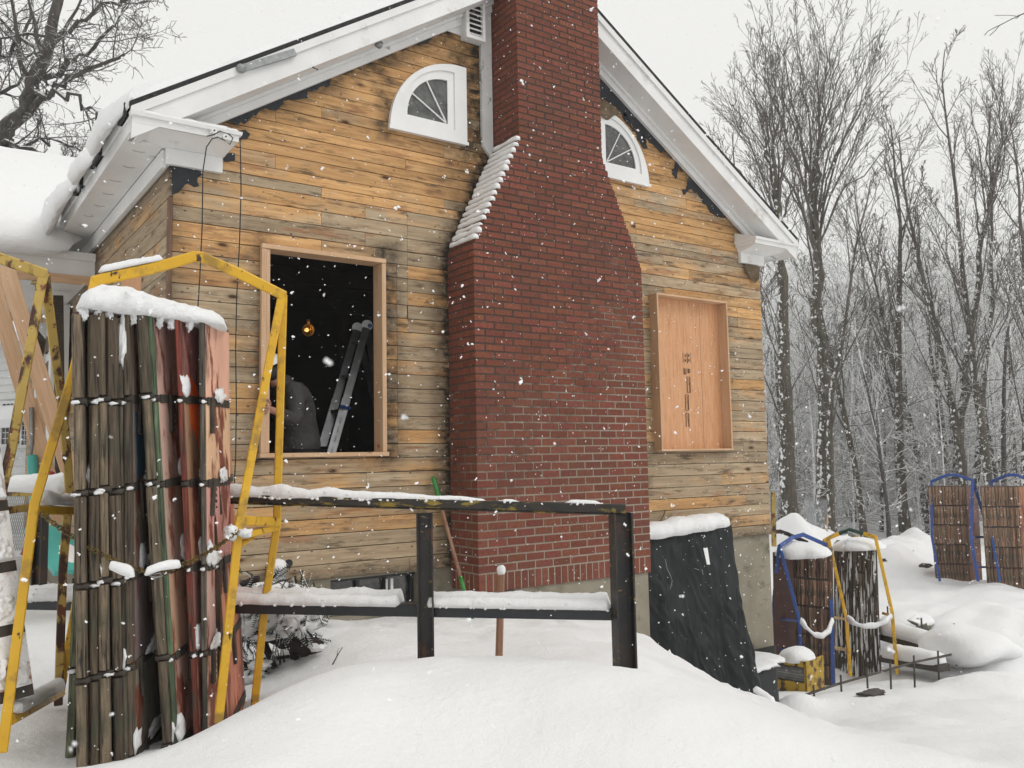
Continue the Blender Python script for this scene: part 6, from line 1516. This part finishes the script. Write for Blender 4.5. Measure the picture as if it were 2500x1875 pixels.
for k in range(230):
    u = rr3.uniform(1600,2400); w = rr3.uniform(58,95); p = at(u,1100,w); z0 = float(Hbase(p.x,p.y)); h = rr3.uniform(9,15); a = Vector((p.x,p.y,z0))
    d = Vector((rr3.gauss(0,.05),rr3.gauss(0,.05),1)); fw.tube([a, a+d*h*.5, a+d*h], [.10,.07,.03], 3, cap=False)
    for j in range(26):
        t = rr3.uniform(.15,1); s0 = a+d*h*t; e = Vector((rr3.gauss(0,1),rr3.gauss(0,1),rr3.uniform(.1,1.6))).normalized(); fw.tube([s0, s0+e*rr3.uniform(.8,2.6)+Vector((0,0,.2))], [.035,.02], 3, cap=False)
o = fw.build('distant_woods', twig_s, None, fixn=False); add_tag(o, 'far-off grey woods behind the nearer trees', 'woods', kind='stuff')

# the oak at the upper left
ok = thing('oak_tree', 'gnarled dark oak with crooked snow-dusted limbs above the porch roof at the upper left', 'tree')
OAK = dict(seg=[5,6,5,4,3], wan=[.14,.17,.20,.24,.28], up=[.02,.02,.03,.03,.02], tap=[.3,.3,.3,.3,.4], side=[7,6,5,4,3], nc=[9,9,7,5], start=[.15,.12,.15,.15], ang=[(30,70),(30,70),(30,75),(30,75)], len=[(.45,.7),(.4,.65),(.38,.62),(.4,.6)], rr=[(.4,.6),(.42,.6),(.42,.6),(.5,.7)], rmin=.0045, flat=True)
T = MB(); Cr = MB(); rr4 = random.Random(15)
def limb(px, r0, r1, mb, nch, L_, lv=2, sides=8):
    P = [at(*q) for q in px]; Q = []
    for a, b in zip(P[:-1],P[1:]): Q += [a.lerp(b,k/3)+Vector((rr4.gauss(0,.03),rr4.gauss(0,.08),rr4.gauss(0,.03))) for k in range(3)]
    Q.append(P[-1]); n_ = len(Q); R4 = [.78*(r0+(r1-r0)*k/(n_-1)) for k in range(n_)]; mb.tube(Q, R4, sides, jag=.2)
    for k in range(nch):
        t = rr4.uniform(.12,1); f = t*(n_-1); i = min(int(f), n_-2); ax = (Q[i+1]-Q[i]).normalized()
        grow(Cr, Q[i].lerp(Q[i+1], f-i), rotv(ax, R_(rr4.uniform(25,75)), rr4), L_*rr4.uniform(.5,1.1), max(.012,R4[i]*rr4.uniform(.3,.45)), lv, OAK, rr4)
w = 13.5
RS = .8
limb([(-80,900,w),(-70,620,w),(-40,470,w),(5,345,w),(35,255,w),(72,195,w),(88,135,w),(112,60,w),(135,-40,w)], .22, .09, T, 5, 1.8)
limb([(40,245,w),(85,225,w),(120,185,w),(165,160,w),(225,142,w-.4),(268,118,w-.6)], .075, .03, T, 9, 1.25)
limb([(80,160,w),(130,155,w),(170,120,w),(215,88,w),(255,62,w)], .07, .025, T, 8, 1.2)
limb([(75,195,w),(120,200,w-.3),(170,215,w-.5),(200,240,w-.6),(215,262,w-.6)], .055, .02, T, 8, .95)
limb([(100,95,w),(150,60,w),(205,25,w),(260,0,w),(300,-10,w)], .055, .02, T, 8, 1.1)
limb([(-20,-20,w+.5),(-5,80,w+.5),(-12,150,w+.5),(-30,260,w+.5)], .07, .09, T, 4, 1.2)
limb([(-20,330,w-.4),(20,340,w-.4),(62,368,w-.4),(72,400,w-.4)], .08, .04, T, 7, .9)
limb([(-25,300,w-.2),(30,318,w-.2),(88,338,w-.2)], .07, .045, T, 3, .8)
limb([(88,135,w),(60,95,w+.3),(20,60,w+.5),(-30,30,w+.6)], .06, .03, T, 8, 1.3)
limb([(10,345,w),(70,300,w+.4),(120,300,w+.6),(165,318,w+.8)], .045, .02, T, 9, 1.0)
limb([(-40,440,w+.3),(30,370,w+.5),(90,345,w+.7),(150,365,w+.8)], .045, .02, T, 8, .9)
limb([(-30,130,w+.6),(20,120,w+.7),(60,60,w+.8),(70,0,w+.9)], .05, .025, T, 8, 1.2)
limb([(-30,210,w+.6),(20,190,w+.7),(60,150,w+.8)], .05, .025, T, 7, 1.2)
T.build('trunk', oakb, ok, fixn=False); Cr.build('crown', oakb, ok, fixn=False)
m = MB(); Pq = dict(OAK, rmin=.01)
grow(m, at(2250,10,16), Vector((-.9,.3,-.05)), 1.1, .02, 3, Pq, rr4); add_tag(m.build('hanging_twig', twig), 'thin bare twig reaching in at the upper right corner', 'branch')

# ================================================================ falling snow
fl = MB(); rf_ = random.Random(99); OC = [(1,0,0),(-1,0,0),(0,1,0),(0,-1,0),(0,0,1),(0,0,-1)]; OF = [(0,2,4),(2,1,4),(1,3,4),(3,0,4),(2,0,5),(1,2,5),(3,1,5),(0,3,5)]
def flake(c, r):
    b = len(fl.v)
    for o_ in OC: k = r*rf_.uniform(.45,1.35); fl.v.append((c[0]+o_[0]*k+rf_.uniform(-.3,.3)*r, c[1]+o_[1]*k, c[2]+o_[2]*k+rf_.uniform(-.3,.3)*r))
    for f in OF: fl.face([b+i for i in f])
for k in range(19000):
    x, y, z = rf_.uniform(-3.5,10), rf_.uniform(-5.6,-.55), rf_.uniform(-1.4,5.2)
    d = (Vector((x,y,z))-CAM).length
    if d < 1.6: continue
    r = rf_.choice((.0016,.002,.0023,.0028,.0035,.0045)) * (1 if rf_.random() < .96 else 1.9); flake((x,y,z), r)
    if r > .0034: flake((x+r*.9,y,z+r*rf_.uniform(-1,1)), r*.8)
for k in range(6000):
    x, y, z = rf_.uniform(4,22), rf_.uniform(-7,6), rf_.uniform(-3,6)
    if x < 7.3 and y > -.5: continue
    flake((x,y,z), rf_.choice((.003,.004,.006)))
for k in range(60):
    x, y, z = rf_.uniform(-2.5,3), rf_.uniform(-5.4,-2.5), rf_.uniform(-1.3,2.2)
    if (Vector((x,y,z))-CAM).length < 1.9: continue
    r = rf_.uniform(.0035,.006)
    for q in range(4): flake((x+rf_.uniform(-1,1)*r, y+rf_.uniform(-1,1)*r, z+rf_.uniform(-1,1)*r), r*.8)
for k in range(70):
    dv = Vector((rf_.uniform(-.62,.95), 1, rf_.uniform(-.55,.65))); dv = dv.x*_r+dv.y*_f+dv.z*_u; p = CAM+dv*rf_.uniform(.45,1.6); r = rf_.uniform(.0011,.0024)
    for q in range(3): flake((p.x+rf_.uniform(-1,1)*r, p.y+rf_.uniform(-1,1)*r, p.z+rf_.uniform(-1,1)*r), r*.8)
flm = M_gen('flake', (.9,.9,.92), (.95,.95,.96), 3, rough=.6, bump=0)
add_tag(fl.build('falling_snow', flm, None, fixn=False), 'snowflakes falling through the air across the whole scene', 'snowflakes', kind='stuff')

# ================================================================ snowy air
hz = MB(); hz.box(-60, 150, -40, 150, -7.2, 26)
hm = bpy.data.materials.new('snowy_air'); hm.use_nodes = True; N = hm.node_tree.nodes; L = hm.node_tree.links; N.clear()
pv = N.new('ShaderNodeVolumePrincipled'); pv.inputs['Color'].default_value = (.97,.97,.98,1); pv.inputs['Density'].default_value = .0024; o_ = N.new('ShaderNodeOutputMaterial'); L.new(pv.outputs[0], o_.inputs['Volume'])
add_tag(hz.build('haze', hm), 'thin haze of falling snow that pales the far woods', 'haze', kind='stuff')
